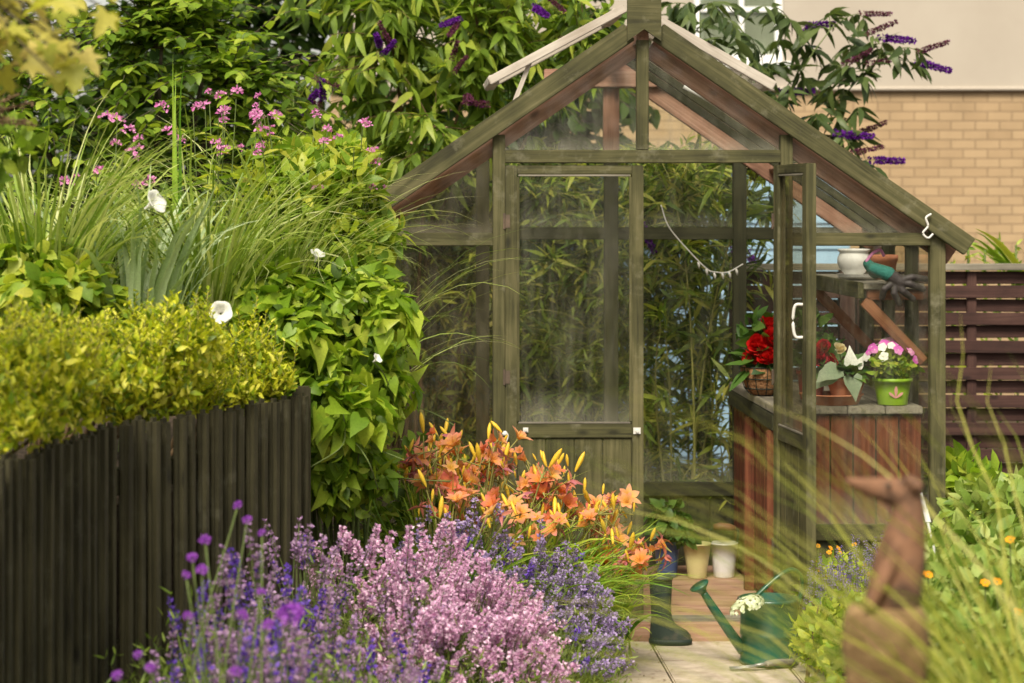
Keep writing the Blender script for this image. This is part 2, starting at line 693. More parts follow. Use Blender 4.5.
def leafy(rng, pts, nor, T, L, W, out=.5, up=.2, down=0., rnd=.5, curl=.25, fold=.2, lj=.35, face=0.6):
    N = len(pts)
    z = np.array([0, 0, 1.0])
    tang = -(z - nor * nor[:, 2:3])  # downhill on the surface
    d = nor * out + z * up + nrm(tang) * down + rng.normal(size=(N, 3)) * rnd
    u = nor * face + z * (1 - face) + rng.normal(size=(N, 3)) * .35
    s = rng.uniform(1 - lj, 1 + lj, N)
    return inst(T, pts, nrm(d), nrm(u), L * s, W * s, curl * rng.uniform(.2, 1.8, N), fold * rng.uniform(.3, 1.7, N))


def blades(rng, base, az, L, W, elev, bend, K=9, wprof=None, twist=0.25):
    """arching strap leaves / grass blades"""
    N = len(base)
    L = np.broadcast_to(L, (N,)).astype(float)
    W = np.broadcast_to(W, (N,)).astype(float)
    s = np.linspace(0, 1, K)
    e = elev[:, None] - bend[:, None] * s[None] ** 1.6
    step = L[:, None] / (K - 1)
    h = np.concatenate([np.zeros((N, 1)), np.cumsum(np.cos(e[:, :-1]) * step, 1)], 1)
    v = np.concatenate([np.zeros((N, 1)), np.cumsum(np.sin(e[:, :-1]) * step, 1)], 1)
    wob = np.cumsum(rng.normal(size=(N, K)) * .04, 1)
    a = az[:, None] + wob
    C = base[:, None] + np.stack([h * np.cos(a), h * np.sin(a), v], -1)
    th = rng.uniform(-1, 1, N)[:, None] * twist * 3 * s[None] + rng.normal(size=(N, 1)) * twist
    side0 = np.stack([-np.sin(a), np.cos(a), 0 * a], -1)
    tang = np.stack([np.cos(e) * np.cos(a), np.cos(e) * np.sin(a), np.sin(e)], -1)
    nn = np.cross(side0, tang)
    side = side0 * np.cos(th)[..., None] + nn * np.sin(th)[..., None]
    nrm2 = np.cross(side, tang)
    wp = (np.minimum(1, .55 + s * 1.6) * (1 - s ** 2.2)) if wprof is None else wprof(s)
    wp = np.maximum(wp, .02)
    hw = (W[:, None] * wp[None] / 2)[..., None]
    V = np.stack([C - side * hw + nrm2 * hw * .35, C, C + side * hw + nrm2 * hw * .35], 2)
    V = V.reshape(-1, 3)
    F = []
    for k in range(K - 1):
        b = 3 * k
        F += [(b, b + 1, b + 4, b + 3), (b + 1, b + 2, b + 5, b + 4)]
    F = np.array(F)
    F = (F[None] + (np.arange(N) * 3 * K)[:, None, None]).reshape(-1, 4)
    return V, F, C


def woody(rng, base, targets, n_stems, r0, T, L, W, nl=10, u0=.35, droop=.35, curl=.25, fold=.2, sag=.1, tw_r=.003,
          base_jit=.05, spread=.9, flat=0.0, stems=None, lj=.3, side_amt=.8):
    """stems, twigs to the targets, leaves along the twigs. returns (wood MB, leaf MB, twig end points, twig end directions)"""
    wood, lf = MB(), MB()
    base = np.asarray(base, float)
    targets = np.asarray(targets, float)
    if stems is None:
        stems = []
        idx = rng.choice(len(targets), min(n_stems, len(targets)), replace=False)
        for i in idx:
            e = targets[i]
            b = base + np.append(rng.normal(size=2) * base_jit, 0)
            c = b + (e - b) * np.array([.25, .25, .7]) + rng.normal(size=3) * .05
            t = np.linspace(0, 1, 12)[:, None]
            stems.append(b * (1 - t) ** 2 + 2 * c * t * (1 - t) + (b + (e - b) * spread) * t ** 2)
    SP, ST = [], []
    for s in stems:
        add_tube(wood, s, np.linspace(r0, r0 * .25, len(s)), 7)
        SP.append(s)
    SPt = np.concatenate(SP)
    N = len(targets)
    # nearest stem sample lying below the target
    D = ((targets[:, None] - SPt[None]) ** 2).sum(-1) + np.maximum(0, SPt[None, :, 2] - targets[:, None, 2] + .05) ** 2 * 3
    k = D.argmin(1)
    a = SPt[k]
    ln = np.linalg.norm(targets - a, axis=1)
    c = a + (targets - a) * .5 + np.stack([0 * ln, 0 * ln, ln * .18], 1) + rng.normal(size=(N, 3)) * (ln * .08)[:, None]
    M = 6
    t = np.linspace(0, 1, M)[None, :, None]
    TP = a[:, None] * (1 - t) ** 2 + 2 * c[:, None] * t * (1 - t) + targets[:, None] * t ** 2
    TP[:, :, 2] -= (sag * ln)[:, None] * np.linspace(0, 1, M)[None] ** 2
    for i in range(N):
        add_tube(wood, TP[i], np.linspace(tw_r, tw_r * .4, M), 4, cap=False)
    u = np.linspace(u0, 1.0, nl)[None] + rng.uniform(-.03, .03, (N, nl))
    u = np.clip(u, 0, 1)
    x = u * (M - 1)
    i0 = np.minimum(x.astype(int), M - 2)
    fr = (x - i0)[..., None]
    rows = np.arange(N)[:, None]
    pos = TP[rows, i0] * (1 - fr) + TP[rows, i0 + 1] * fr
    tan = nrm(TP[rows, i0 + 1] - TP[rows, i0])
    z = np.array([0, 0, 1.0])
    sd = nrm(np.cross(tan, z) + rng.normal(size=tan.shape) * (.45 * (1 - flat) + .08))
    sgn = np.where((np.arange(nl) % 2) == 0, 1.0, -1.0)[None, :, None]
    d = nrm(tan * .55 + sd * sgn * side_amt - z * droop + rng.normal(size=tan.shape) * .22)
    upv = nrm(z + rng.normal(size=tan.shape) * (.45 * (1 - flat) + .12))
    s = rng.uniform(1 - lj, 1 + lj, (N, nl)) * np.linspace(1.05, .8, nl)[None]
    V, F = inst(T, pos.reshape(-1, 3), d.reshape(-1, 3), upv.reshape(-1, 3), (L * s).ravel(), (W * s).ravel(),
                curl * rng.uniform(.3, 1.8, N * nl), fold * rng.uniform(.3, 1.6, N * nl))
    lf.add(V, F)
    return wood, lf, TP[:, -1], nrm(TP[:, -1] - TP[:, -2])


def orient(o, loc, axis, roll=0.0, s=1.0):
    """put an object's local Z along axis"""
    z = Vector(axis).normalized()
    q = z.to_track_quat('Z', 'Y')
    o.rotation_mode = 'QUATERNION'
    from mathutils import Quaternion
    o.rotation_quaternion = q @ Quaternion((0, 0, 1), roll)
    o.location = loc
    o.scale = (s, s, s)
# ================================================================== camera, light, air
cam = bpy.data.cameras.new('camera')
cam.sensor_width = 36.0
cam.lens = F0 / 1024 * 36.0
cam.shift_x = (512 - VX) / 1024
cam.shift_y = -(341.5 - VY) / 1024
cam.clip_start, cam.clip_end = 0.1, 800
cam.dof.use_dof = True
cam.dof.focus_distance = 8.4
cam.dof.aperture_fstop = 3.7
camo = bpy.data.objects.new('camera', cam)
COL.objects.link(camo)
camo.location = (0, 0, CAMZ)
camo.rotation_euler = (math.radians(90), 0, 0)
SC.camera = camo

SUN_TO = Vector((-0.16, -0.62, 0.77)).normalized()
sun = bpy.data.lights.new('sun', 'SUN')
sun.energy = 2.4
sun.angle = math.radians(22)
sun.color = (1.0, 0.92, 0.77)
suno = bpy.data.objects.new('sun', sun)
COL.objects.link(suno)
suno.rotation_euler = SUN_TO.to_track_quat('Z', 'Y').to_euler()
suno.location = (0, 0, 30)

w = bpy.data.worlds.new('World')
SC.world = w
w.use_nodes = True
nt = w.node_tree
nt.nodes.clear()
sky = nd(nt, 'ShaderNodeTexSky', sky_type='NISHITA', sun_disc=False)
sky.sun_elevation = math.asin(SUN_TO.z)
sky.sun_rotation = math.atan2(SUN_TO.x, SUN_TO.y)
sky.dust_density = 3.0
hs = nd(nt, 'ShaderNodeHueSaturation')
hs.inputs['Saturation'].default_value = 0.25
nt.links.new(sky.outputs[0], hs.inputs['Color'])
mu = nd(nt, 'ShaderNodeMix', data_type='RGBA', blend_type='MULTIPLY')
mu.inputs['Factor'].default_value = 1.0
mu.inputs['B'].default_value = (1.0, 0.95, 0.85, 1)
nt.links.new(hs.outputs[0], mu.inputs['A'])
bg = nd(nt, 'ShaderNodeBackground')
bg.inputs['Strength'].default_value = 0.10
nt.links.new(mu.outputs['Result'], bg.inputs['Color'])
ow = nd(nt, 'ShaderNodeOutputWorld')
nt.links.new(bg.outputs[0], ow.inputs[0])
SC.view_settings.view_transform = 'Standard'
SC.view_settings.look = 'None'
SC.view_settings.exposure = 1.06
SC.view_settings.gamma = 1.0
SC.render.engine = 'CYCLES'
SC.cycles.max_bounces = 8
SC.cycles.transparent_max_bounces = 28
SC.cycles.transmission_bounces = 6
SC.cycles.use_denoising = True
SC.cycles.sample_clamp_indirect = 6

# ================================================================== materials
green_wood = wood_mat('green_wood', (.022, .021, .008), (.064, .060, .022), (.13, .115, .052), worn=(.20, .185, .12), worn_amt=.6)
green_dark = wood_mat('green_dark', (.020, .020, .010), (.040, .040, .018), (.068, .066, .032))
red_wood = wood_mat('red_wood', (.085, .030, .014), (.19, .070, .032), (.30, .13, .065))
pale_wood = wood_mat('pale_wood', (.30, .25, .20), (.42, .37, .31), (.54, .49, .42), worn=(.25, .22, .17), worn_amt=.6)
grey_wood = wood_mat('grey_wood', (.09, .08, .06), (.19, .17, .13), (.30, .27, .21))
deck_wood = wood_mat('deck_wood', (.16, .085, .05), (.30, .175, .11), (.43, .28, .19))
fence_wood = wood_mat('fence_wood', (.018, .016, .007), (.045, .040, .018), (.078, .069, .034), worn=(.15, .145, .10), worn_amt=.4)
slat_wood = wood_mat('slat_wood', (.022, .010, .008), (.050, .022, .017), (.085, .042, .032))
cedar = wood_mat('cedar', (.13, .065, .04), (.28, .15, .10), (.42, .26, .19))
bench_wood = wood_mat('bench_wood', (.050, .013, .006), (.125, .036, .015), (.20, .070, .032))
glass = glass_mat('glass', tint=(.97, .975, .955), dirt=.075, base_dirt=.004, dcol=(.40, .38, .30))
dirty_shaded_glass = glass_mat('dirty_shaded_glass', tint=(.90, .87, .80), dirt=.10, base_dirt=.006, dcol=(.34, .31, .24))
roof_glass = glass_mat('roof_glass', tint=(.97, .97, .96), dirt=.17, base_dirt=.02, dcol=(.5, .48, .4))
white_metal = rough_mat('white_metal', [(.52, .50, .45), (.66, .64, .60)], rough=.4)
steel = rough_mat('steel', [(.30, .29, .27), (.46, .45, .42)], rough=.45, metal=.6)
hinge_m = rough_mat('rusty_hinge', [(.05, .04, .03), (.13, .09, .06)], rough=.7)
soil = rough_mat('soil', [(.020, .013, .008), (.055, .036, .022), (.09, .062, .04)], scale=35, rough=.95, bump=1, dist=.02)
slab_mat = rough_mat('paving_stone', [(.36, .29, .22), (.47, .39, .30), (.56, .47, .37)], scale=14, rough=.85, bump=.35, dist=.004, detail=10,
                     stain=((.20, .155, .11), 5, .5, .72, .65))
render_wall = rough_mat('cream_render', [(.375, .325, .265), (.42, .37, .305)], scale=1.3, rough=.95, bump=.1)
brick = brick_mat('yellow_brick')
blue_clad = rough_mat('blue_paint', [(.24, .38, .52), (.32, .47, .62)], scale=3, rough=.6, bump=.1)
roof_felt = rough_mat('roof_felt', [(.05, .05, .05), (.09, .085, .08)], scale=40, rough=.9)
upvc = rough_mat('white_upvc', [(.70, .70, .68), (.80, .80, .78)], scale=3, rough=.35, bump=0)
dark_room = glass_mat('window_glass', tint=(.5, .55, .5), dirt=.1, base_dirt=.35, dcol=(.34, .38, .26))
moss = rough_mat('moss', [(.05, .06, .015), (.10, .11, .03)], scale=60, rough=.95, bump=.8)

# ================================================================== ground and paving
mb = MB()
g = 40
mb.add([(-300, -60, -.045), (300, -60, -.045), (300, 500, -.045), (-300, 500, -.045)], [(0, 1, 2, 3)])
structure('ground', mb, soil)

r = rng_(1)
bm = bmesh.new()
rows = [8.925, 8.545, 8.10, 7.62, 7.17, 6.72, 6.27, 5.82, 5.37, 4.92]
cols = [.36, .70 - .215, .935, 1.385, 1.835]
for j in range(len(rows) - 1):
    for i in range(len(cols) - 1):
        x0, x1, y1, y0 = cols[i] + .004, cols[i + 1] - .004, rows[j] - .004, rows[j + 1] + .004
        res = bmesh.ops.create_cube(bm, size=1.0)
        tz = r.normal() * .0018
        tx, ty = r.normal() * .0025, r.normal() * .0025
        for v in res['verts']:
            fx, fy, fz = v.co
            v.co = Vector(((x0 + x1) / 2 + fx * (x1 - x0), (y0 + y1) / 2 + fy * (y1 - y0), -.02 + fz * .04 + tz + fx * tx + fy * ty))
        bmesh.ops.bevel(bm, geom=list({e for v in res['verts'] for e in v.link_edges}), offset=.005, segments=2, affect='EDGES')
me = bpy.data.meshes.new('paved_path')
bm.to_mesh(me)
bm.free()
me.materials.append(slab_mat)
o = link('paved_path', me)
o['kind'] = 'structure'


def mound(name, x0, x1, y0, y1, zf, mat=soil, n=40, seed=0):
    rr = rng_(seed)
    xs, ys = np.linspace(x0, x1, n), np.linspace(y0, y1, n)
    X, Y = np.meshgrid(xs, ys)
    Z = zf(X, Y) + rr.normal(size=X.shape) * .008
    V = np.stack([X, Y, Z], -1).reshape(-1, 3)
    i = np.arange(n - 1)
    a = (i[:, None] * n + i[None]).ravel()
    F = np.stack([a, a + 1, a + n + 1, a + n], 1)
    m = MB()
    m.add(V, F)
    return structure(name, m, mat, True)


def edge(u):
    return np.clip(np.minimum(u, 1 - u) * 6, 0, 1)


mound('flower_bed_soil', -1.0, .56, 3.6, 8.95, lambda X, Y: -.05 + .19 * edge((X + 1.0) / 1.56) * edge((Y - 3.6) / 5.35))
mound('border_soil', 1.5, 4.0, 3.2, 8.8, lambda X, Y: -.05 + .15 * edge((X - 1.5) / 2.5) * edge((Y - 3.2) / 5.6), seed=1)

# ================================================================== picket edging of the raised bed
FA, FB, FC, FD = P(310, 392, 7.2), P(105, 425, 6.09), P(0, 460, 5.34), P(-90, 505, 4.6)
fence = thing('picket_fence', 'low dark green fence of narrow upright slats holding back the golden shrubs', 'fence', (FB[0], FB[1], 0))
r = rng_(2)
path = [FA, FB, FC, FD]
seg = []
for a, b in zip(path[:-1], path[1:]):
    L_ = np.linalg.norm((b - a)[:2])
    n_ = int(round(L_ / .072))
    for k in range(n_):
        seg.append((a + (b - a) * ((k + .5) / n_), nrm((b - a) * [1, 1, 0])))
for p, d in seg:
    yr = np.cross(d, [0, 0, 1.0])
    h = p[2] + r.normal() * .0045
    tilt = r.normal() * .005
    w_ = .046 + r.normal() * .004
    p = p + np.cross([0, 0, 1.0], d) * r.normal() * .004
    ob = beam('picket', (p[0], p[1], -.06), (p[0] + tilt * d[0], p[1] + tilt * d[1], h), w_, .032, fence_wood, fence, bev=.012, yref=tuple(d))
for a, b in zip(path[:-1], path[1:]):
    d = nrm((b - a) * [1, 1, 0])
    back = np.array([-abs(d[1]), d[0] * np.sign(d[1]) * -1 if False else 0, 0])
    nb = np.cross([0, 0, 1.0], d)
    nb = nb if nb[0] < 0 else -nb
    off = nb * .032
    for dz in (.16, .62):
        a2, b2 = a + off, b + off
        beam('rail', (a2[0], a2[1], a[2] - dz), (b2[0], b2[1], b[2] - dz), .038, .07, fence_wood, fence)
beam('corner_post', (FA[0] - .022, FA[1] + .03, -.06), (FA[0] - .022, FA[1] + .03, FA[2] + .015), .05, .045, fence_wood, fence, bev=.005)

# soil of the raised bed behind the pickets, with a plank back edge
mb = MB()
poly = [FA + [-.06, .05, 0], FB + [-.08, 0, 0], FC + [-.08, 0, 0], FD + [-.08, 0, 0]]
V, F = [], []
bedz = .86
for p in poly:
    V.append((p[0], p[1], bedz))
V += [(-3.2, FD[1], bedz), (-3.2, 8.9, bedz), (-.42, 8.9, bedz), (-.36, 8.2, bedz)]
n = len(V)
bm = bmesh.new()
top = [bm.verts.new(v) for v in V]
bot = [bm.verts.new((v[0], v[1], -.1)) for v in V]
bm.faces.new(top)
for i in range(n):
    j = (i + 1) % n
    bm.faces.new((top[i], bot[i], bot[j], top[j]))
bmesh.ops.recalc_face_normals(bm, faces=bm.faces[:])
me = bpy.data.meshes.new('raised_bed_soil')
bm.to_mesh(me)
bm.free()
me.materials.append(soil)
o = link('raised_bed_soil', me)
o['kind'] = 'structure'

# ================================================================== greenhouse
CX, YF, YB = .915, 9.0, 10.42
GH = thing('greenhouse', 'mossy green timber greenhouse with glazed gable and one door standing open', 'greenhouse', (CX, 9.7, 0))
SL = .69


def ztop(x, z0=2.41):
    return z0 - SL * abs(x - CX)


XL, XR = CX - 1.165, CX + 1.165      # outer faces
JL, JR = .3615, 1.4685               # jamb centres
yf = YF + .025

for x in (XL + .029, XR - .029):
    beam('corner_post', (x, yf, 0), (x, yf, 1.60), .05, .058, green_wood, GH)
for x in (JL, JR):
    beam('jamb', (x, yf, 0), (x, yf, ztop(x) - .095), .05, .047, green_wood, GH)
beam('lintel', (JL + .0235, yf, 1.849), (JR - .0235, yf, 1.849), .056, .05, green_wood, GH)
beam('mullion', (CX, yf, 1.874), (CX, yf, 2.30), .052, .046, green_wood, GH)
for a, b in ((XL + .058, JL - .0235), (JR + .0235, XR - .058)):
    beam('rail', (a, yf, 1.53), (b, yf, 1.53), .046, .05, green_wood, GH)
    beam('rail', (a, yf, .40), (b, yf, .40), .05, .06, green_wood, GH)
    # boarded foot under the glass
    k = int(round((b - a) / .095))
    for i in range(k):
        x0 = a + (b - a) * i / k
        x1 = a + (b - a) * (i + 1) / k
        beam('foot_board', ((x0 + x1) / 2, yf + .004, .06), ((x0 + x1) / 2, yf + .004, .37), .018, (x1 - x0) - .002, green_dark, GH, bev=.002)
beam('threshold', (JL + .0235, yf + .02, .055), (JR - .0235, yf + .02, .055), .09, .03, grey_wood, GH)
# bargeboards
for s in (-1, 1):
    x1 = CX + s * 1.25
    zt0, zt1 = ztop(CX) - .046, ztop(x1) - .046
    dx, dz = s * 1.25, zt1 - zt0
    beam('bargeboard', (CX + s * .055, YF - .022, zt0 - .055 * SL), (x1, YF - .022, zt1), .028, .092 * math.cos(math.atan(SL)), green_wood, GH)
    # cut the lower end off plumb with a short return block under the eaves
prism('ridge_block', [(CX - .065, 2.288), (CX, 2.335), (CX + .065, 2.288), (CX + .065, 2.47), (CX + .03, 2.58), (CX - .03, 2.58), (CX - .065, 2.47)], YF - .056, YF - .037, green_wood, GH)
# front glass
gy0, gy1 = yf + .004, yf + .008


def pane(poly, m=glass, y0=gy0, y1=gy1):
    return prism('glass_pane', poly, y0, y1, m, GH)


def zr(x):
    return ztop(x) - .10


pane([(JL + .024, 1.875), (CX - .023, 1.875), (CX - .023, zr(CX - .023)), (JL + .024, zr(JL + .024))])
pane([(CX + .023, 1.875), (JR - .024, 1.875), (JR - .024, zr(JR - .024)), (CX + .023, zr(CX + .023))])
pane([(XL + .058, 1.556), (JL - .024, 1.556), (JL - .024, zr(JL - .024)), (XL + .058, zr(XL + .058))], dirty_shaded_glass)
pane([(JR + .024, 1.556), (XR - .058, 1.556), (XR - .058, zr(XR - .058)), (JR + .024, zr(JR + .024))])
pane([(XL + .058, .431), (JL - .024, .431), (JL - .024, 1.504), (XL + .058, 1.504)], dirty_shaded_glass)
pane([(JR + .024, .431), (XR - .058, .431), (XR - .058, 1.504), (JR + .024, 1.504)])

# back frame
yb = YB - .025
for x in (XL + .029, XR - .029):
    beam('corner_post', (x, yb, 0), (x, yb, 1.60), .05, .058, green_dark, GH)
BJ = (.345, CX, 1.485)
for x in BJ:
    top = 2.16 if x == CX else ztop(x) - .1
    if x == CX:
        beam('stud', (x, yb, .06), (x, yb, 1.88), .05, .062, green_dark, GH)
        beam('king_post', (x, yb, 1.88), (x, yb, 2.18), .05, .07, cedar, GH)
    else:
        beam('stud', (x, yb, .06), (x, yb, top), .05, .058, green_dark, GH)
xs = [XL + .058, BJ[0] - .029, BJ[0] + .029, CX - .031, CX + .031, BJ[2] - .029, BJ[2] + .029, XR - .058]
for i in range(0, 8, 2):
    beam('rail', (xs[i], yb, 1.535), (xs[i + 1], yb, 1.535), .046, .055, green_dark, GH)
    beam('rail', (xs[i], yb, .40), (xs[i + 1], yb, .40), .05, .06, green_dark, GH)
    zt = 2.17
    a, b = xs[i], xs[i + 1]
    prism('glass_pane', [(a, 1.565), (b, 1.565), (b, min(zt, zr(b))), (a, min(zt, zr(a)))], yb + .004, yb + .008, glass, GH)
    prism('glass_pane', [(a, .432), (b, .432), (b, 1.506), (a, 1.506)], yb + .004, yb + .008, glass, GH)
    k = int(round((b - a) / .095))
    for j in range(k):
        x0, x1 = a + (b - a) * j / k, a + (b - a) * (j + 1) / k
        beam('foot_board', ((x0 + x1) / 2, yb + .004, .06), ((x0 + x1) / 2, yb + .004, .37), .018, (x1 - x0) - .002, green_dark, GH, bev=.002)
beam('collar_beam', (CX - .30, yb - .045, 2.222), (CX + .33, yb - .045, 2.222), .035, .08, cedar, GH)
prism('gable_board', [(CX - .30, 2.18), (CX + .30, 2.18), (CX, 2.39)], yb + .012, yb + .028, cedar, GH)

# sides: plates, rails, studs, glass
ys = [YF + .05, 9.47, 9.93, YB - .05]
for x, s in ((XL + .029, -1), (XR - .029, 1)):
    beam('eaves_plate', (x, YF + .05, 1.575), (x, YB - .05, 1.575), .055, .05, green_dark, GH)
    beam('rail', (x, YF + .05, .40), (x, YB - .05, .40), .05, .06, green_dark, GH)
    for y in ys[1:3]:
        beam('stud', (x, y, .06), (x, y, 1.55), .05, .045, green_dark, GH, yref=(1, 0, 0))
    for k in range(3):
        a, b = ys[k] + (.023 if k else 0), ys[k + 1] - (.023 if k < 2 else 0)
        o = MB()
        o.box((x - .002, a, .431), (x + .002, b, 1.549))
        part('glass_pane', o, dirty_shaded_glass, GH, False)
        nb = int(round((b - a) / .095))
        for j in range(nb):
            y0, y1 = a + (b - a) * j / nb, a + (b - a) * (j + 1) / nb
            beam('foot_board', (x, (y0 + y1) / 2, .06), (x, (y0 + y1) / 2, .37), .018, (y1 - y0) - .002, green_dark, GH, bev=.002, yref=(1, 0, 0))

# roof: ridge beam, rafters, glazing
beam('ridge_beam', (CX, YF + .0, 2.335), (CX, YB, 2.335), .045, .10, cedar, GH)
ang = math.atan(SL)
for s in (-1, 1):
    for i, y in enumerate((9.075, 9.42, 9.76, 10.09, 10.385)):
        m = cedar if i in (0, 1, 4) else green_dark
        x0, x1 = CX + s * .03, CX + s * 1.2
        dp = .07 if i in (0, 4) else .032
        off = .078 + dp / 2 / math.cos(ang)
        beam('rafter', (x0, y, ztop(x0) - off), (x1, y, ztop(x1) - off), .045 if i in (0, 4) else .028, dp, m, GH)
    x0, x1 = CX + s * .012, CX + s * 1.235
    V = []
    for dz in (0, .005):
        for x, y in ((x0, YF - .005), (x1, YF - .005), (x1, YB + .03), (x0, YB + .03)):
            V.append((x, y, ztop(x) - .062 + dz))
    o = MB()
    o.add(V, [(0, 1, 2, 3), (7, 6, 5, 4), (0, 4, 5, 1), (1, 5, 6, 2), (2, 6, 7, 3), (3, 7, 4, 0)])
    part('roof_glazing', o, roof_glass, GH, False)
    # battens at mid slope
    xm = CX + s * .72
    beam('batten', (xm, YF + .10, ztop(xm) - .10), (xm, YB - .06, ztop(xm) - .10), .05, .022, cedar, GH, yref=(s, 0, -SL))

# roof vents
vent = bpy.data.objects.new('roof_vent', None)
COL.objects.link(vent)
vent.parent = GH
vent.location = (-.05, -.15, 2.35)
tag(vent, 'weathered pale roof vent propped open on the left slope')
hx0, hz0, hx1, hz1 = .875, 2.445, .335, 2.155
for y in (9.32, 9.86):
    beam('vent_rail', (hx0, y, hz0), (hx1, y, hz1), .03, .034, pale_wood, vent)
beam('vent_rail', (hx1 + .02, 9.335, hz1 + .008), (hx1 + .02, 9.845, hz1 + .008), .042, .036, pale_wood, vent)
beam('vent_rail', (hx0 - .03, 9.335, hz0 - .016), (hx0 - .03, 9.845, hz0 - .016), .04, .036, pale_wood, vent)
V = []
for dz in (0, .004):
    for x, y, z in ((hx0, 9.335, hz0), (hx1, 9.335, hz1), (hx1, 9.845, hz1), (hx0, 9.845, hz0)):
        V.append((x, y, z + .012 + dz))
o = MB()
o.add(V, [(0, 1, 2, 3), (7, 6, 5, 4), (0, 4, 5, 1), (1, 5, 6, 2), (2, 6, 7, 3), (3, 7, 4, 0)])
part('pane', o, roof_glass, vent, False)
beam('stay', (.42, 9.34, 2.03), (.50, 9.34, 2.235), .012, .018, pale_wood, vent, bev=.001)
vent2 = bpy.data.objects.new('roof_vent', None)
COL.objects.link(vent2)
vent2.parent = GH
vent2.location = (.3, -.15, 2.3)
tag(vent2, 'pale roof vent almost shut on the right slope')
hx0, hz0, hx1, hz1 = .96, 2.425, 1.47, 2.135
for y in (9.32, 9.86):
    beam('vent_rail', (hx0, y, hz0), (hx1, y, hz1), .03, .04, pale_wood, vent2)
beam('vent_rail', (hx1 - .02, 9.335, hz1 + .008), (hx1 - .02, 9.845, hz1 + .008), .04, .036, pale_wood, vent2)
V = []
for dz in (0, .004):
    for x, y, z in ((hx0, 9.335, hz0), (hx1, 9.335, hz1), (hx1, 9.845, hz1), (hx0, 9.845, hz0)):
        V.append((x, y, z + .012 + dz))
o = MB()
o.add(V, [(0, 1, 2, 3), (7, 6, 5, 4), (0, 4, 5, 1), (1, 5, 6, 2), (2, 6, 7, 3), (3, 7, 4, 0)])
part('pane', o, roof_glass, vent2, False)
mb = MB()
add_tube(mb, [P(684, 86, 9.3), P(706, 98, 9.3), P(738, 118, 9.3)], .011, 10)
part('vent_arm', mb, upvc, GH)
mb = MB()
add_tube(mb, [P(738, 117, 9.3), P(748, 122, 9.3)], .017, 10)
part('vent_arm_end', mb, roof_felt, GH)

# doors
for side in (0, 1):
    dr = bpy.data.objects.new('door', None)
    COL.objects.link(dr)
    dr.parent = GH
    T = .036
    Wd = .532

    def dbeam(name, a, b, sy, sz, m=green_wood, **k):
        return beam(name, a, b, sy, sz, m, dr, **k)
    hxw = np.array([0, 0, 0.0])
    # built closed, hinge edge at local x = 0, leaf along +x, then turned about the hinge
    st = .045 if side == 0 else .062
    z0, z1 = .085, 1.815
    save = dr.location.copy()
    dr.parent = None
    dbeam('stile', (st / 2, 0, z0), (st / 2, 0, z1), T, st)
    dbeam('stile', (Wd - st / 2, 0, z0), (Wd - st / 2, 0, z1), T, st)
    dbeam('top_rail', (st, 0, z1 - .0175), (Wd - st, 0, z1 - .0175), T - .003, .035)
    dbeam('lock_rail', (st, 0, .793), (Wd - st, 0, .793), T - .003, .056)
    dbeam('bottom_rail', (st, 0, z0 + .05), (Wd - st, 0, z0 + .05), T - .003, .10)
    for k in range(4):
        a = st + (Wd - 2 * st) * k / 4
        b = st + (Wd - 2 * st) * (k + 1) / 4
        dbeam('panel_board', ((a + b) / 2, 0, z0 + .10), ((a + b) / 2, 0, .765), .016, b - a - .002, bev=.003)
    # thin beads that hold the glass
    for a, b in (((st + .005, -.012, .824), (Wd - st - .005, -.012, .824)), ((st + .005, -.012, 1.776), (Wd - st - .005, -.012, 1.776))):
        dbeam('glazing_bead', a, b, .008, .008, grey_wood, bev=.002)
    for x in (st + .005, Wd - st - .005):
        dbeam('glazing_bead', (x, -.012, .829), (x, -.012, 1.771), .01, .01, green_wood, bev=.002)
    prism('glass_pane', [(st, .821), (Wd - st, .821), (Wd - st, 1.78), (st, 1.78)], -.002, .002, dirty_shaded_glass if side else glass, dr)  # open leaf: the darker tint stands in for dark reflections in its pane
    for z in (.35, 1.0, 1.6):
        m_ = MB()
        add_tube(m_, [(-.004, -.018, z - .03), (-.004, -.018, z + .03)], .006, 8)
        m_.box((0.0, -.0205, z - .025), (.018, -.0185, z + .025))
        part('hinge', m_, hinge_m, dr, False)
    if side == 0:
        tag(dr, 'closed door leaf with a clear pane over a boarded foot')
        m_ = MB()
        m_.box((Wd - .040, -.024, .782), (Wd - .012, -.019, .806))
        add_tube(m_, [(Wd - .026, -.024, .794), (Wd - .026, -.04, .794)], .006, 8)
        part('latch', m_, white_metal, dr, False)
        m_ = MB()
        m_.box((.068, -.022, .788), (.088, -.0175, .806))
        add_tube(m_, [(.078, -.022, .797), (.078, -.032, .797)], .005, 8)
        part('latch_plate', m_, white_metal, dr, False)
        dr.location = (JL + .0245 - CX, yf - 9.7 - .004, 0)
        dr.parent = GH
    else:
        tag(dr, 'door leaf standing open towards the path with a white pull handle')
        # pull handle: a white D on the stile (the leaf's local +y face shows after turning)
        m_ = MB()
        hp = smooth_path([(Wd - .055, -.018, 1.18), (Wd - .062, -.045, 1.185), (Wd - .066, -.052, 1.24), (Wd - .062, -.045, 1.295), (Wd - .055, -.018, 1.30)], 6)
        add_tube(m_, hp, .006, 10)
        part('handle', m_, white_metal, dr)
        dr.parent = GH
        dr.location = (1.435 - CX, yf - 9.7 - .02, 0)
        dr.rotation_euler = (0, 0, math.radians(-86.0))

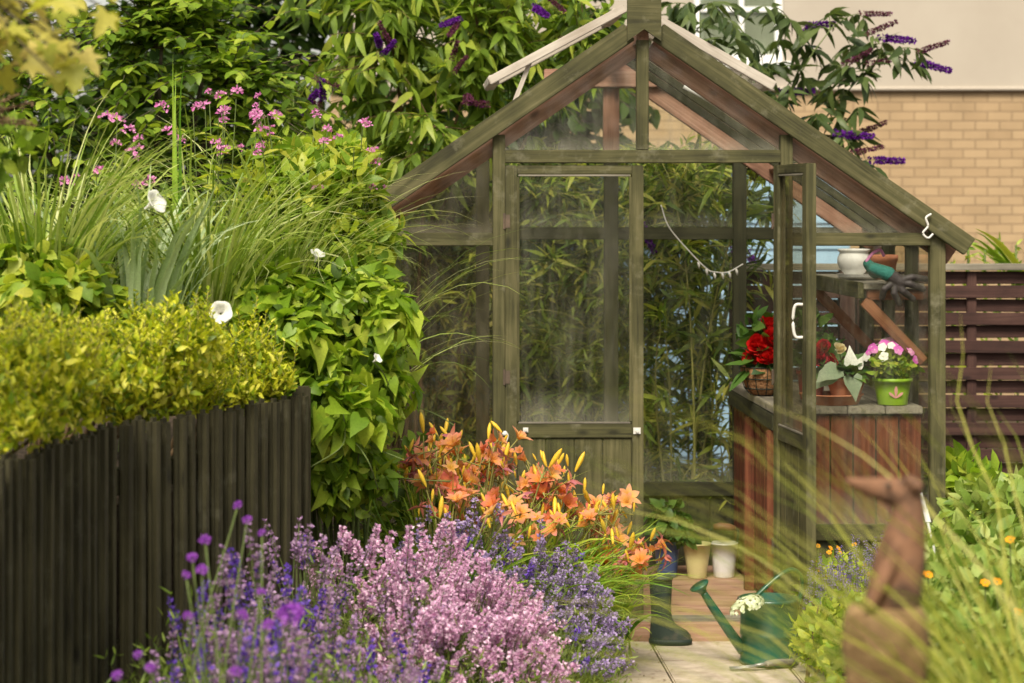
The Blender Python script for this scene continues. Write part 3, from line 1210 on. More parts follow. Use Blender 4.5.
# hook and eye on the frame, white hook under the eaves
mb = MB()
add_tube(mb, smooth_path([P(505, 431, 8.985), P(508, 436, 8.98), P(505, 446, 8.98), P(505, 452, 8.98)]), .003, 6)
lathe(mb, [(.0, 0), (.01, .002), (.012, .01), (.006, .018), (0, .02)], P(505, 436, 8.985), 12)
part('door_hook', mb, white_metal, GH)
mb = MB()
add_tube(mb, smooth_path([P(931, 214, 8.95), P(926, 218, 8.94), P(928, 226, 8.94), P(923, 233, 8.94), P(928, 238, 8.94), P(933, 234, 8.945)]), .0045, 8)
part('eaves_hook', mb, white_metal, GH)

# floor
for i in range(11):
    y0 = 8.94 + i * .1325
    beam('floor_board', (XL + .07, y0 + .066, .035), (XR - .07, y0 + .066, .035), .1295, .05, deck_wood, GH, bev=.003)
beam('step_riser', (JL - .1, 8.93, .015), (JR + .1, 8.93, .015), .02, .075, deck_wood, GH)

# shelf of the greenhouse
sx0 = 1.785
for k, (a, b) in enumerate(((sx0, sx0 + .118), (sx0 + .121, XR - .06))):
    beam('shelf_board', ((a + b) / 2, YF + .10, 1.345), ((a + b) / 2, YB - .06, 1.345), b - a, .022, grey_wood, GH, yref=(1, 0, 0))
beam('shelf_edge', (sx0 - .012, YF + .10, 1.33), (sx0 - .012, YB - .06, 1.33), .022, .062, green_wood, GH, yref=(1, 0, 0))
for y in (9.13, 10.2):
    beam('shelf_bracket', (1.79, y, 1.29), (XR - .058, y, 1.05), .03, .045, red_wood, GH)
    beam('shelf_bearer', (1.80, y, 1.312), (XR - .06, y, 1.312), .03, .04, red_wood, GH)

# fairy lights along the back
mb = MB()
yy = 10.30
cord = smooth_path([P(661, 205, yy), P(669, 227, yy), P(690, 252, yy), P(707, 269, yy), P(715, 272, yy), P(728, 272, yy), P(743, 264, yy)], 8)
LG = thing('light_string', 'thin string of tiny lights sagging inside the greenhouse', 'string lights', tuple(P(715, 272, yy)))
add_tube(mb, cord, .0028, 6)
part('cord', mb, white_metal, LG)
for p in ((698, 262), (706, 269), (714, 273), (722, 273), (729, 272), (736, 269)):
    m_ = MB()
    q = P(p[0], p[1], yy)
    add_tube(m_, [q, q + [0.004, 0, -.012], q + [0.006, 0, -.028]], [.004, .006, .002], 8)
    part('bulb', m_, white_metal, LG)

# ================================================================== workbench
BX0, BX1, BY0, BY1, BZ = 1.45, XR - .065, 9.12, 10.34, .88
WB = thing('workbench', 'dark topped potting bench with red boarded sides inside the greenhouse', 'workbench', ((BX0 + BX1) / 2, 9.7, .06))
for k in range(4):
    a = BX0 - .02 + (BX1 - BX0 + .02) * k / 4
    b = BX0 - .02 + (BX1 - BX0 + .02) * (k + 1) / 4
    beam('top_board', ((a + b) / 2, BY0 - .02, BZ - .016), ((a + b) / 2, BY1, BZ - .016), b - a - .003, .03, grey_wood, WB, yref=(1, 0, 0))
beam('apron', (BX0 - .012, BY0 - .01, BZ - .065), (BX0 - .012, BY1, BZ - .065), .02, .065, green_dark, WB, yref=(1, 0, 0))
r = rng_(5)
k = 11
for i in range(k):
    y0, y1 = BY0 + (BY1 - BY0) * i / k, BY0 + (BY1 - BY0) * (i + 1) / k
    beam('side_board', (BX0 + .012, (y0 + y1) / 2, .07), (BX0 + .012, (y0 + y1) / 2, BZ - .10), .018, y1 - y0 - .006, bench_wood, WB, yref=(1, 0, 0))
mb = MB()
mb.box((BX0 + .025, BY0 + .03, .075), (BX0 + .035, BY1 - .02, BZ - .11))
mb.box((BX0 + .04, BY0 + .024, .075), (BX1 - .02, BY0 + .030, BZ - .06))
part('back_panel', mb, green_dark, WB, False)
k = 6
for i in range(k):
    x0, x1 = BX0 + .03 + (BX1 - BX0 - .03) * i / k, BX0 + .03 + (BX1 - BX0 - .03) * (i + 1) / k
    beam('front_board', ((x0 + x1) / 2, BY0 + .012, .07), ((x0 + x1) / 2, BY0 + .012, BZ - .04), .018, x1 - x0 - .006, bench_wood, WB)
for x, y in ((BX0 - .018, BY0 + .03), (BX0 - .018, BY0 + .62)):
    beam('leg', (x, y, .06), (x, y, BZ - .10), .04, .04, bench_wood, WB)
for x in (BX1 - .03,):
    for y in (BY0 + .05, BY1 - .03):
        beam('leg', (x, y, .06), (x, y, BZ - .035), .04, .04, bench_wood, WB)

# ================================================================== slatted fence panels behind and right
r = rng_(7)


def slat_panel(x0, x1, y, label):
    f = thing('slat_fence_panel', label, 'fence', ((x0 + x1) / 2, y, 0), 'slatted fence panels')
    zt = 1.355
    for x in (x0 + .035, x1 - .035):
        beam('post', (x, y, -.05), (x, y, zt + .0), .07, .07, slat_wood, f)
    beam('capping', (x0, y, zt + .016), (x1, y, zt + .016), .085, .03, grey_wood, f)
    k = 0
    z = zt - .035
    while z > .06:
        dy = -.022 if k % 2 else .014
        beam('slat', (x0 + .072, y + dy, z + r.normal() * .0025), (x1 - .072, y + dy, z + r.normal() * .0025), .014, .059, slat_wood, f, bev=.003)
        z -= .064
        k += 1
    for q in (.3, .62):
        x = x0 + (x1 - x0) * q
        beam('batten', (x, y - .004, .03), (x, y - .004, zt - .01), .02, .045, slat_wood, f)


slat_panel(1.52, 2.10, 10.95, 'dark red slatted fence panel seen through the back of the greenhouse')
slat_panel(2.11, 2.98, 10.95, 'dark red slatted fence panel standing free to the right of the greenhouse')
slat_panel(2.99, 4.3, 10.95, 'dark red slatted fence panel cut off by the right edge of the picture')

# ================================================================== blue clad shed behind
SH = thing('garden_shed', 'pale blue clad shed glimpsed through the back glass of the greenhouse', 'shed', (1.2, 14.6, 0))
k = 0
z = 0.0
while z < 1.86:
    z1 = min(z + .155, 1.9)
    mb = MB()
    V = [(-.75, 14.0 - .012, z), (2.66, 14.0 - .012, z), (2.66, 14.0, z1), (-.75, 14.0, z1), (-.75, 14.03, z), (2.66, 14.03, z), (2.66, 14.03, z1), (-.75, 14.03, z1)]
    mb.add(V, [(0, 1, 2, 3), (4, 7, 6, 5), (0, 4, 5, 1), (3, 2, 6, 7), (0, 3, 7, 4), (1, 5, 6, 2)])
    part('cladding', mb, blue_clad, SH, False)
    z += .155
mb = MB()
mb.box((-.75, 14.032, 0), (2.66, 16.0, 1.86))
part('wall', mb, blue_clad, SH, False)
mb = MB()
V = [(-.85, 13.93, 1.90), (2.72, 13.93, 1.90), (2.72, 16.1, 2.0), (-.85, 16.1, 2.0), (-.85, 13.93, 1.94), (2.72, 13.93, 1.94), (2.72, 16.1, 2.04), (-.85, 16.1, 2.04)]
mb.add(V, [(3, 2, 1, 0), (4, 5, 6, 7), (0, 1, 5, 4), (1, 2, 6, 5), (2, 3, 7, 6), (3, 0, 4, 7)])
part('roof', mb, roof_felt, SH, False)

# ================================================================== house behind
YH = 18.7
HS = thing('house', 'house with yellow brick ground floor and cream rendered upper storey', 'house', (4.5, 21, 0))
x0, x1, zb, zt = -.6, 10.5, 2.59, 5.4
mb = MB()
mb.box((x0, YH, -.05), (x1, YH + 5, zb))
part('brick_wall', mb, brick, HS, False)
wx0, wx1, wz0, wz1 = 2.30, 3.02, 2.80, 4.0
mb = MB()
mb.box((x0, YH - .03, zb + .003), (wx0, YH + 5, zt))
mb.box((wx1, YH - .03, zb + .003), (x1, YH + 5, zt))
mb.box((wx0, YH - .03, zb + .003), (wx1, YH + 5, wz0))
mb.box((wx0, YH - .03, wz1), (wx1, YH + 5, zt))
part('rendered_wall', mb, render_wall, HS, False)
mb = MB()
add_tube(mb, [(x0, YH - .035, zb - .01), (x1, YH - .035, zb - .01)], .018, 6)
part('drip_bead', mb, render_wall, HS)
win = bpy.data.objects.new('window', None)
COL.objects.link(win)
win.parent = HS
win.location = (2.66 - 4.5, YH - 21, 3.4)
mb = MB()
yw0, yw1 = YH + .02, YH + .08
for lo, hi in (((wx0, wz0), (wx0 + .06, wz1)), ((wx1 - .06, wz0), (wx1, wz1)), ((wx0 + .06, wz0), (wx1 - .06, wz0 + .06)), ((wx0 + .06, wz1 - .06), (wx1 - .06, wz1)),
               ((2.672, wz0 + .06), (2.712, wz1 - .06)), ((wx0 + .06, 3.20), (2.672, 3.24)), ((2.712, 3.20), (wx1 - .06, 3.24))):
    mb.box((lo[0], yw0, lo[1]), (hi[0], yw1, hi[1]))
part('frame', mb, upvc, win, False)
mb = MB()
mb.box((wx0 + .05, YH + .045, wz0 + .05), (wx1 - .05, YH + .055, wz1 - .05))
part('pane', mb, dark_room, win, False)
mb = MB()
mb.box((wx0 - .05, YH - .09, wz0 - .05), (wx1 + .05, YH + .019, wz0 - .002))
part('sill', mb, upvc, win, False)
mb = MB()
V = [(x0 - .3, YH - .4, zt), (x1 + .3, YH - .4, zt), (x1 + .3, YH + 5.4, zt), (x0 - .3, YH + 5.4, zt), (x0 - .3, YH + 2.5, zt + 1.9), (x1 + .3, YH + 2.5, zt + 1.9)]
mb.add(V[:], [(3, 2, 1, 0), (0, 1, 5, 4), (2, 3, 4, 5)])
part('roof', mb, roof_felt, HS, False)
# ================================================================== foliage materials
lf_dark = leaf_mat('leaf_dark_tree', [(.06, .11, .012), (.13, .22, .022), (.25, .36, .036), (.40, .48, .06)], trans=.45)
lf_back = leaf_mat('leaf_backdrop', [(.020, .045, .008), (.045, .09, .014), (.085, .14, .024)], trans=.35)
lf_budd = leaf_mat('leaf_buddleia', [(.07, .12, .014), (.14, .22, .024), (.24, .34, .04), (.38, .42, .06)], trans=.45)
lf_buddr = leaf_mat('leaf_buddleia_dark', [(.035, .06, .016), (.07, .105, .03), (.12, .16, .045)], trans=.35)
lf_gold = leaf_mat('leaf_gold', [(.10, .17, .010), (.28, .36, .016), (.50, .53, .026), (.64, .62, .04), (.72, .68, .12)], trans=.4)
lf_bind = leaf_mat('leaf_bindweed', [(.10, .19, .014), (.21, .34, .024), (.34, .46, .04), (.46, .52, .06)], trans=.45, rough=.4)
lf_lime = leaf_mat('leaf_lime', [(.12, .22, .020), (.24, .36, .034), (.38, .46, .05), (.46, .46, .06)], trans=.45)
lf_grass = leaf_mat('leaf_grass', [(.12, .20, .025), (.25, .35, .05), (.42, .49, .13), (.60, .61, .30)], trans=.4, rough=.4)
lf_iris = leaf_mat('leaf_iris', [(.20, .28, .12), (.34, .44, .22), (.48, .56, .34)], trans=.3, rough=.4)
lf_fore = leaf_mat('leaf_fore_grass', [(.17, .23, .025), (.28, .33, .045), (.42, .42, .07), (.50, .46, .14)], trans=.45)
lf_lily = leaf_mat('leaf_daylily', [(.10, .22, .02), (.20, .36, .035), (.32, .46, .05), (.46, .50, .07)], trans=.4, rough=.4)
lf_lav = leaf_mat('leaf_lavender', [(.055, .09, .016), (.12, .18, .030), (.21, .28, .05), (.30, .36, .09)], trans=.35)
lf_green = leaf_mat('leaf_catmint', [(.07, .12, .015), (.14, .22, .030), (.24, .33, .05), (.34, .42, .09)], trans=.4)
lf_bamb = leaf_mat('leaf_bamboo', [(.04, .075, .010), (.095, .155, .018), (.18, .25, .03), (.33, .38, .055), (.40, .36, .08)], trans=.45)
lf_maple = leaf_mat('leaf_maple', [(.30, .34, .04), (.48, .46, .08), (.62, .55, .14), (.66, .52, .20)], trans=.5)
lf_bord = leaf_mat('leaf_border', [(.10, .18, .025), (.20, .295, .05), (.31, .40, .09), (.44, .50, .17)], trans=.4)
lf_pot = leaf_mat('leaf_pot', [(.03, .08, .015), (.07, .15, .025), (.13, .23, .04)], trans=.35)
lf_grey = leaf_mat('leaf_greygreen', [(.14, .20, .12), (.22, .29, .18), (.34, .38, .26)], trans=.3)
bark = rough_mat('bark', [(.035, .026, .016), (.075, .058, .038), (.12, .10, .07)], scale=30, rough=.9, bump=.8, dist=.006)
stem_g = rough_mat('stem_green', [(.07, .10, .025), (.13, .17, .045)], scale=30, rough=.7)
stem_y = rough_mat('stem_yellow', [(.20, .20, .05), (.32, .30, .09)], scale=30, rough=.7)
stem_b = rough_mat('stem_brown', [(.09, .055, .025), (.16, .10, .05)], scale=30, rough=.8)

pt_pinklav = petal_mat('petal_pink_lavender', [(.46, .28, .38), (.66, .36, .58), (.78, .48, .69), (.84, .60, .76), (.88, .74, .83)])
pt_purp = petal_mat('petal_purple', [(.20, .18, .18), (.26, .18, .37), (.37, .27, .52), (.48, .37, .62), (.54, .46, .60)])
pt_mauve = petal_mat('petal_mauve', [(.20, .18, .12), (.32, .17, .36), (.45, .27, .49), (.56, .38, .58), (.38, .27, .32)])
pt_viol = petal_mat('petal_violet', [(.10, .04, .34), (.17, .08, .50), (.25, .14, .60)])
pt_bright = petal_mat('petal_bright_purple', [(.26, .05, .42), (.38, .10, .56), (.50, .18, .66)])
pt_budd = petal_mat('petal_buddleia', [(.07, .010, .16), (.14, .018, .27), (.22, .04, .38)])
pt_buddold = petal_mat('petal_buddleia_old', [(.08, .025, .03), (.15, .05, .06), (.16, .03, .14)])
pt_rose = petal_mat('petal_rose_pink', [(.60, .16, .42), (.72, .28, .54), (.80, .42, .62)])
pt_white = petal_mat('petal_white', [(.74, .74, .68), (.84, .83, .78)], trans=.25)
pt_red = petal_mat('petal_red', [(.50, .008, .008), (.68, .016, .014), (.74, .04, .03)], trans=.25)
pt_crim = petal_mat('petal_crimson', [(.34, .006, .02), (.50, .012, .035), (.60, .03, .06)], trans=.25)
pt_magenta = petal_mat('petal_magenta', [(.56, .06, .42), (.70, .14, .56), (.76, .30, .62)])
pt_cream = petal_mat('petal_cream', [(.74, .64, .34), (.80, .74, .50)])
pt_orange = petal_mat('petal_orange', [(.76, .26, .01), (.84, .40, .02)])
pt_greenwhite = petal_mat('petal_green_white', [(.56, .64, .36), (.72, .78, .54), (.78, .82, .66)], trans=.25)
pt_salvia = petal_mat('petal_salvia', [(.16, .10, .38), (.26, .18, .50), (.36, .28, .56)])
lily_a = lily_mat('petal_daylily', (.80, .42, .08), (.84, .36, .27))
lily_b = lily_mat('petal_daylily_deep', (.78, .30, .06), (.80, .24, .18))
lily_bud = leaf_mat('bud_daylily', [(.50, .46, .03), (.70, .54, .035), (.78, .50, .05), (.74, .30, .06)], trans=.2)
lily_old = leaf_mat('spent_daylily', [(.30, .09, .05), (.46, .16, .09), (.40, .12, .16)], trans=.25)


# ================================================================== flower meshes
def spike_mesh(name, rng, hs, hl, nw, per, sz, mats, rad=.011, K=T_DIA):
    """flower head on a stem, local Z up, origin at the stem foot"""
    m = MB()
    bend = rng.normal(size=2) * .012
    pts = [(bend[0] * t * t, bend[1] * t * t, t * (hs + hl)) for t in np.linspace(0, 1, 5)]
    add_tube(m, pts, np.linspace(.0018, .0011, 5), 4, 0, cap=False)
    B, D, U, S = [], [], [], []
    for k in range(nw):
        f = k / max(1, nw - 1)
        z = hs + hl * f + (rng.normal() * .002)
        rr = rad * (1.0 - .55 * f) * rng.uniform(.8, 1.2)
        if k == 0 and nw > 4:
            z -= hl * .12
        n = int(per * (1 - .35 * f))
        for i in range(n):
            a = rng.uniform(0, 6.283)
            el = rng.uniform(-.2, 1.1)
            dv = np.array([math.cos(a) * math.cos(el), math.sin(a) * math.cos(el), math.sin(el)])
            B.append([bend[0] * (z / (hs + hl)) ** 2 + dv[0] * rr * .35, bend[1] * (z / (hs + hl)) ** 2 + dv[1] * rr * .35, z + dv[2] * rr * .3])
            D.append(dv)
            U.append(rng.normal(size=3))
            S.append(rng.uniform(.7, 1.25))
    S = np.array(S)
    V, F = inst(K, np.array(B), np.array(D), np.array(U), sz * S, sz * .75 * S, .1, .3)
    m.add(V, F, 1)
    return m.build(name, mats, True)


def pompon_mesh(name, rng, R, n, mat, T=T_DIA, sz=.012, flat=.7, stem=0.0, smat=None):
    m = MB()
    u = nrm(rng.normal(size=(n, 3)))
    u[:, 2] = np.abs(u[:, 2]) * 1.0 - .15
    p = u * R * np.array([1, 1, flat]) * rng.uniform(.55, 1, (n, 1))
    V, F = inst(T, p, nrm(u + rng.normal(size=(n, 3)) * .5), rng.normal(size=(n, 3)), sz * rng.uniform(.7, 1.3, n), sz * .7, .1, .2)
    m.add(V, F, 0)
    mats = [mat]
    if stem:
        add_tube(m, [(0, 0, -stem), (.004, 0, -stem * .5), (0, 0, 0)], .0018, 4, 1, cap=False)
        mats.append(smat)
    return m.build(name, mats, True)


def open_flower_mesh(name, rng, R, mat, n=5, wide=.95, cup=.25, T=T_ROUND, eye=None, eye_r=.12, curl=.2):
    """flat open flower facing local Z"""
    m = MB()
    a = np.arange(n) * 6.2832 / n + rng.normal(size=n) * .08
    d = np.stack([np.cos(a), np.sin(a), np.full(n, cup)], 1)
    up = np.stack([-np.cos(a) * cup, -np.sin(a) * cup, np.ones(n)], 1)
    V, F = inst(T, np.zeros((n, 3)) + [0, 0, .001], d, up, R * rng.uniform(.92, 1.06, n), R * wide, curl, .12)
    m.add(V, F, 0)
    mats = [mat]
    if eye is not None:
        lathe(m, [(0, R * eye_r * .9), (R * eye_r * .7, R * eye_r * .7), (R * eye_r, R * eye_r * .2), (R * eye_r * .9, -.001)], (0, 0, R * cup * .12), 8, 1)
        mats.append(eye)
    return m.build(name, mats, True)


def double_flower_mesh(name, rng, R, mat, n=46):
    m = MB()
    u = nrm(rng.normal(size=(n, 3)))
    u[:, 2] = np.abs(u[:, 2]) - .2
    lay = rng.uniform(.25, .75, n)
    up = nrm(-u * .3 + np.array([0, 0, 1.0]) + rng.normal(size=(n, 3)) * .3)
    V, F = inst(T_ROUND, u * (R * lay)[:, None] * .6, nrm(u + [0, 0, .5 * 1]), up, R * rng.uniform(.55, .85, n), R * rng.uniform(.7, 1.0, n), -.25, .25)
    m.add(V, F, 0)
    return m.build(name, [mat], True)


def trumpet_mesh(name, mat):
    """white bindweed trumpet facing local Z"""
    m = MB()
    n = 25
    th = np.linspace(0, 2 * np.pi, n, endpoint=False)
    prof = [(.003, -.045), (.006, -.03), (.012, -.014), (.021, -.004), (.028, .001), (.0335, .0005)]
    rows = []
    for k, (rr, z) in enumerate(prof):
        wv = 1 + (.045 * np.cos(5 * th) if k > 3 else 0)
        rows.append(np.stack([rr * wv * np.cos(th), rr * wv * np.sin(th), np.full(n, z) + (.002 * np.cos(5 * th) if k > 4 else 0)], -1))
    V = np.concatenate(rows)
    i = np.arange(n)
    j = (i + 1) % n
    F = np.concatenate([np.stack([k * n + i, k * n + j, (k + 1) * n + j, (k + 1) * n + i], 1) for k in range(len(prof) - 1)])
    m.add(V, F)
    return m.build(name, [mat], True)


def lily_mesh(name, rng, mat, openness=1.0):
    """daylily bloom, local Z = flower axis, six recurved petals"""
    m = MB()
    for ring, (w, ln, tilt) in enumerate(((.047, .070, .50), (.034, .074, .60))):
        a = np.arange(3) * 2.0944 + ring * 1.0472 + rng.normal(size=3) * .07
        tl = tilt * openness * rng.uniform(.85, 1.15, 3)
        d = np.stack([np.cos(a) * np.sin(tl), np.sin(a) * np.sin(tl), np.cos(tl)], 1)
        up = np.stack([-np.cos(a) * np.cos(tl), -np.sin(a) * np.cos(tl), np.sin(tl)], 1)
        V, F = inst(T_PETAL, np.zeros((3, 3)), d, up, ln * rng.uniform(.9, 1.06, 3), w, .75 * openness * rng.uniform(.8, 1.25, 3), .28)
        m.add(V, F, 0)
    for k in range(5):
        a = rng.uniform(0, 6.28)
        e = np.array([math.cos(a) * .016, math.sin(a) * .016, .055])
        add_tube(m, [(0, 0, .01), e * .6, e], .0009, 4, 0, cap=False)
    lathe(m, [(.0025, -.03), (.004, -.012), (.008, .008)], (0, 0, 0), 8, 1)
    return m.build(name, [mat, stem_y], True)


def bud_mesh(name, rng, mat, L=.058, R=.0075):
    m = MB()
    pr = [(.002, 0), (.005, .12), (.0078, .4), (.0085, .62), (.006, .85), (.0015, 1.0)]
    lathe(m, [(a / .0085 * R, b * L) for a, b in pr], (0, 0, 0), 6, 0)
    return m.build(name, [mat], True)


def spent_mesh(name, rng, mat):
    m = MB()
    n = 7
    a = rng.uniform(0, 6.28, n)
    d = np.stack([np.cos(a) * .5, np.sin(a) * .5, np.ones(n) * .5 - rng.random(n)], 1)
    V, F = inst(T_LANCE, np.zeros((n, 3)), d, rng.normal(size=(n, 3)), rng.uniform(.03, .05, n), .014, .6, .4)
    m.add(V, F, 0)
    return m.build(name, [mat], True)


R0 = rng_(11)
M_pink = [spike_mesh('pink_spike', rng_(100 + i), .19, .048 + .006 * i, 5, 24, .0125, [stem_g, pt_pinklav], .020) for i in range(6)]
M_purp = [spike_mesh('purple_spike', rng_(120 + i), .19, .040 + .005 * i, 4, 20, .011, [stem_g, pt_purp], .017) for i in range(6)]
M_mauv = [spike_mesh('mauve_spike', rng_(140 + i), .18, .045 + .008 * i, 5, 14, .0115, [stem_g, pt_mauve], .016) for i in range(6)]
M_viol = [spike_mesh('violet_spike', rng_(160 + i), .18, .06, 5, 12, .012, [stem_g, pt_viol], .014) for i in range(3)]
M_salv = [spike_mesh('salvia_spike', rng_(180 + i), .16, .15, 13, 7, .0085, [stem_g, pt_salvia], .010) for i in range(4)]
M_budd = [spike_mesh('panicle', rng_(200 + i), .03, .15, 18, 30, .0145, [stem_g, pt_budd], .030) for i in range(3)]
M_buddold = [spike_mesh('old_panicle', rng_(210 + i), .03, .15, 18, 24, .012, [stem_b, pt_buddold], .026) for i in range(3)]
M_lily = [lily_mesh('bloom', rng_(220 + i), lily_a if i < 4 else lily_b, o) for i, o in enumerate((.85, .7, .95, .45, .85, .6))]
M_bud = [bud_mesh('bud', rng_(230), lily_bud, .062, .008), bud_mesh('bud', rng_(231), lily_bud, .045, .006), bud_mesh('bud', rng_(232), lily_bud, .075, .009)]
M_spent = [spent_mesh('spent', rng_(240 + i), lily_old) for i in range(2)]
M_trump = trumpet_mesh('trumpet', pt_white)
M_soap = [pompon_mesh('soap_head', rng_(250 + i), .026, 26, pt_rose, T_ROUND, .017, .8) for i in range(4)]
M_scab = [pompon_mesh('scab_head', rng_(260 + i), .026, 150, pt_bright, T_DIA, .013, .75) for i in range(2)]


def kid(name, me, root, p, axis, rng, s=1.0):
    o = bpy.data.objects.new(name, me)
    COL.objects.link(o)
    o.parent = root
    orient(o, Vector(np.asarray(p) - np.array(root.location)), axis, rng.uniform(0, 6.28), s)
    return o


# ================================================================== generators of whole plants
def lavender(name, label, group, c, R, H, seed, spikes, n, fol=None, nfol=900, cat='lavender', sp_name='flower_spike', smin=.85, smax=1.2, up=.75, tilt=(0, 0), mix=None, mixp=.12,
             low=.15, zc=.05):
    rng = rng_(seed)
    c = np.asarray(c, float)
    root = thing(name, label, cat, tuple(c), group)
    m = MB()
    az = rng.uniform(0, 6.283, nfol)
    base = c + np.stack([np.cos(az), np.sin(az), 0 * az], 1) * (R * .35 * rng.random(nfol) ** .5)[:, None]
    e = np.arccos(rng.random(nfol) * .95) * .95
    el = np.pi / 2 - e
    V, F, C = blades(rng, base, az + rng.normal(size=nfol) * .3, np.hypot(R * np.cos(el), H * np.sin(el)) * rng.uniform(.45, .93, nfol), rng.uniform(.003, .0065, nfol), el + .25, rng.uniform(.1, .7, nfol), 6)
    m.add(V, F)
    # short leaves all along the shoots
    k = rng.integers(2, 6, nfol * 3)
    q = rng.integers(0, nfol, nfol * 3)
    pos = C[q, k]
    V, F = inst(T_LANCE, pos, nrm(rng.normal(size=(len(pos), 3)) + [0, 0, .7]), rng.normal(size=(len(pos), 3)), rng.uniform(.02, .042, len(pos)), .0065, .2, .2)
    m.add(V, F)
    part('foliage', m, fol or lf_lav, root)
    if name == 'lavender_bush':
        root['kind'] = 'thing'
    for i in range(n):
        a = rng.uniform(0, 6.283)
        u = rng.uniform(low, 1.0)
        dv = np.array([math.cos(a) * math.sqrt(1 - u * u), math.sin(a) * math.sqrt(1 - u * u), u])
        top = c + dv * np.array([R, R, H]) * rng.uniform(.82, 1.04) + [0, 0, zc]
        ax = nrm(dv * np.array([1, 1, .6]) * (1 - up) * 2 + [tilt[0], tilt[1], up] + rng.normal(size=3) * .14)
        ms = spikes
        if mix is not None and rng.random() < mixp:
            ms = mix
        me = ms[rng.integers(len(ms))]
        s = rng.uniform(smin, smax)
        kid(sp_name, me, root, top - ax * .25 * s, ax, rng, s)
    return root


def grass(name, label, c, n, L, W, elev, bend, mat, seed, spread=.08, az=None, group=None, cat='grass clump', K=10, twist=.25):
    rng = rng_(seed)
    c = np.asarray(c, float)
    root = thing(name, label, cat, tuple(c), group)
    root['kind'] = 'thing'
    a = rng.uniform(0, 6.283, n) if az is None else rng.uniform(az[0], az[1], n)
    base = c + np.stack([np.cos(a), np.sin(a), 0 * a], 1) * (spread * rng.random(n))[:, None]
    m = MB()
    V, F, C = blades(rng, base, a, rng.uniform(L[0], L[1], n), rng.uniform(W[0], W[1], n), rng.uniform(elev[0], elev[1], n), rng.uniform(bend[0], bend[1], n), K, twist=twist)
    m.add(V, F)
    part('leaf_blades', m, mat, root)
    return root


def bush(name, label, base, ells, N, T, L, W, mat, seed, cat='shrub', group=None, lump=(10, .45), stem_mat=None, nst=7, keep=None, rmin=.55, fol='foliage', **kw):
    rng = rng_(seed)
    base = np.asarray(base, float)
    root = thing(name, label, cat, tuple(base), group)
    el = lumpy(rng, ells, *lump)
    p, n = ell_pts(rng, el, N, rmin, keep)
    m = MB()
    V, F = leafy(rng, p, n, T, L, W, **kw)
    m.add(V, F)
    part(fol, m, mat, root)
    s = MB()
    for i in range(nst):
        e = p[rng.integers(len(p))]
        b = base + np.append(rng.normal(size=2) * .05, 0)
        c = b + (e - b) * [.3, .3, .65]
        t = np.linspace(0, 1, 8)[:, None]
        add_tube(s, b * (1 - t) ** 2 + 2 * c * t * (1 - t) + e * t ** 2, np.linspace(.009, .002, 8), 6)
    part('stem', s, stem_mat or stem_b, root)
    return root, p, n


def tree(name, label, base, targets, mat, seed, cat='tree', n_stems=8, r0=.03, T=T_OVAL, L=.065, W=.04, bark_m=None, trunk=True, group=None, wname='branches', lname='crown', **kw):
    rng = rng_(seed)
    root = thing(name, label, cat, tuple(base), group)
    wd, lv, e, d = woody(rng, base, targets, n_stems, r0, T, L, W, **kw)
    part('trunk' if trunk else wname, wd, bark_m or bark, root)
    part(lname, lv, mat, root)
    return root, e, d
# ================================================================== trees and shrubs behind
def cloud(rng, ells, n, rmin=.3):
    return ell_pts(rng, ells, n, rmin)[0]


# far evergreen mass, three separate trees
for i, (x, y, h, rx, lab) in enumerate(((-2.6, 13.2, 1.9, 1.5, 'tall dark tree at the far left behind the leafy elm'),
                                        (-.9, 13.6, 1.9, 1.3, 'dark tree behind the purple buddleia left of the greenhouse'),
                                        (.62, 13.0, 1.5, .85, 'dark tree crown behind the greenhouse roof in front of the cream wall'))):
    r = rng_(300 + i)
    T_ = cloud(r, [((x, y, h + .5), (rx, 1.0, 1.9)), ((x, y - .2, .9), (rx * .9, .7, 1.0))], 700)
    tree('dark_tree', lab, (x, y, -.05), T_, lf_back, 310 + i, n_stems=12, r0=.05, L=.125, W=.07, nl=12, droop=.4, tw_r=.005)

# elm with layered sprays over the left
r = rng_(320)
T_ = cloud(r, [((-.95, 10.3, 2.25), (.75, .55, .75)), ((-1.55, 10.5, 1.9), (.6, .5, .8)), ((-.5, 10.2, 2.0), (.35, .35, .35)), ((-1.0, 10.6, 1.2), (.9, .4, .6)), ((-1.3, 10.5, 2.75), (.8, .5, .5))], 640)
tree('elm_tree', 'leafy dark green tree with flat layered sprays behind the pink flowers', (-1.1, 10.7, -.05), T_, lf_dark, 321, n_stems=11, r0=.03, L=.07, W=.046, nl=13, u0=.2, droop=.12, flat=.75, sag=.22, side_amt=1.0, curl=.2)

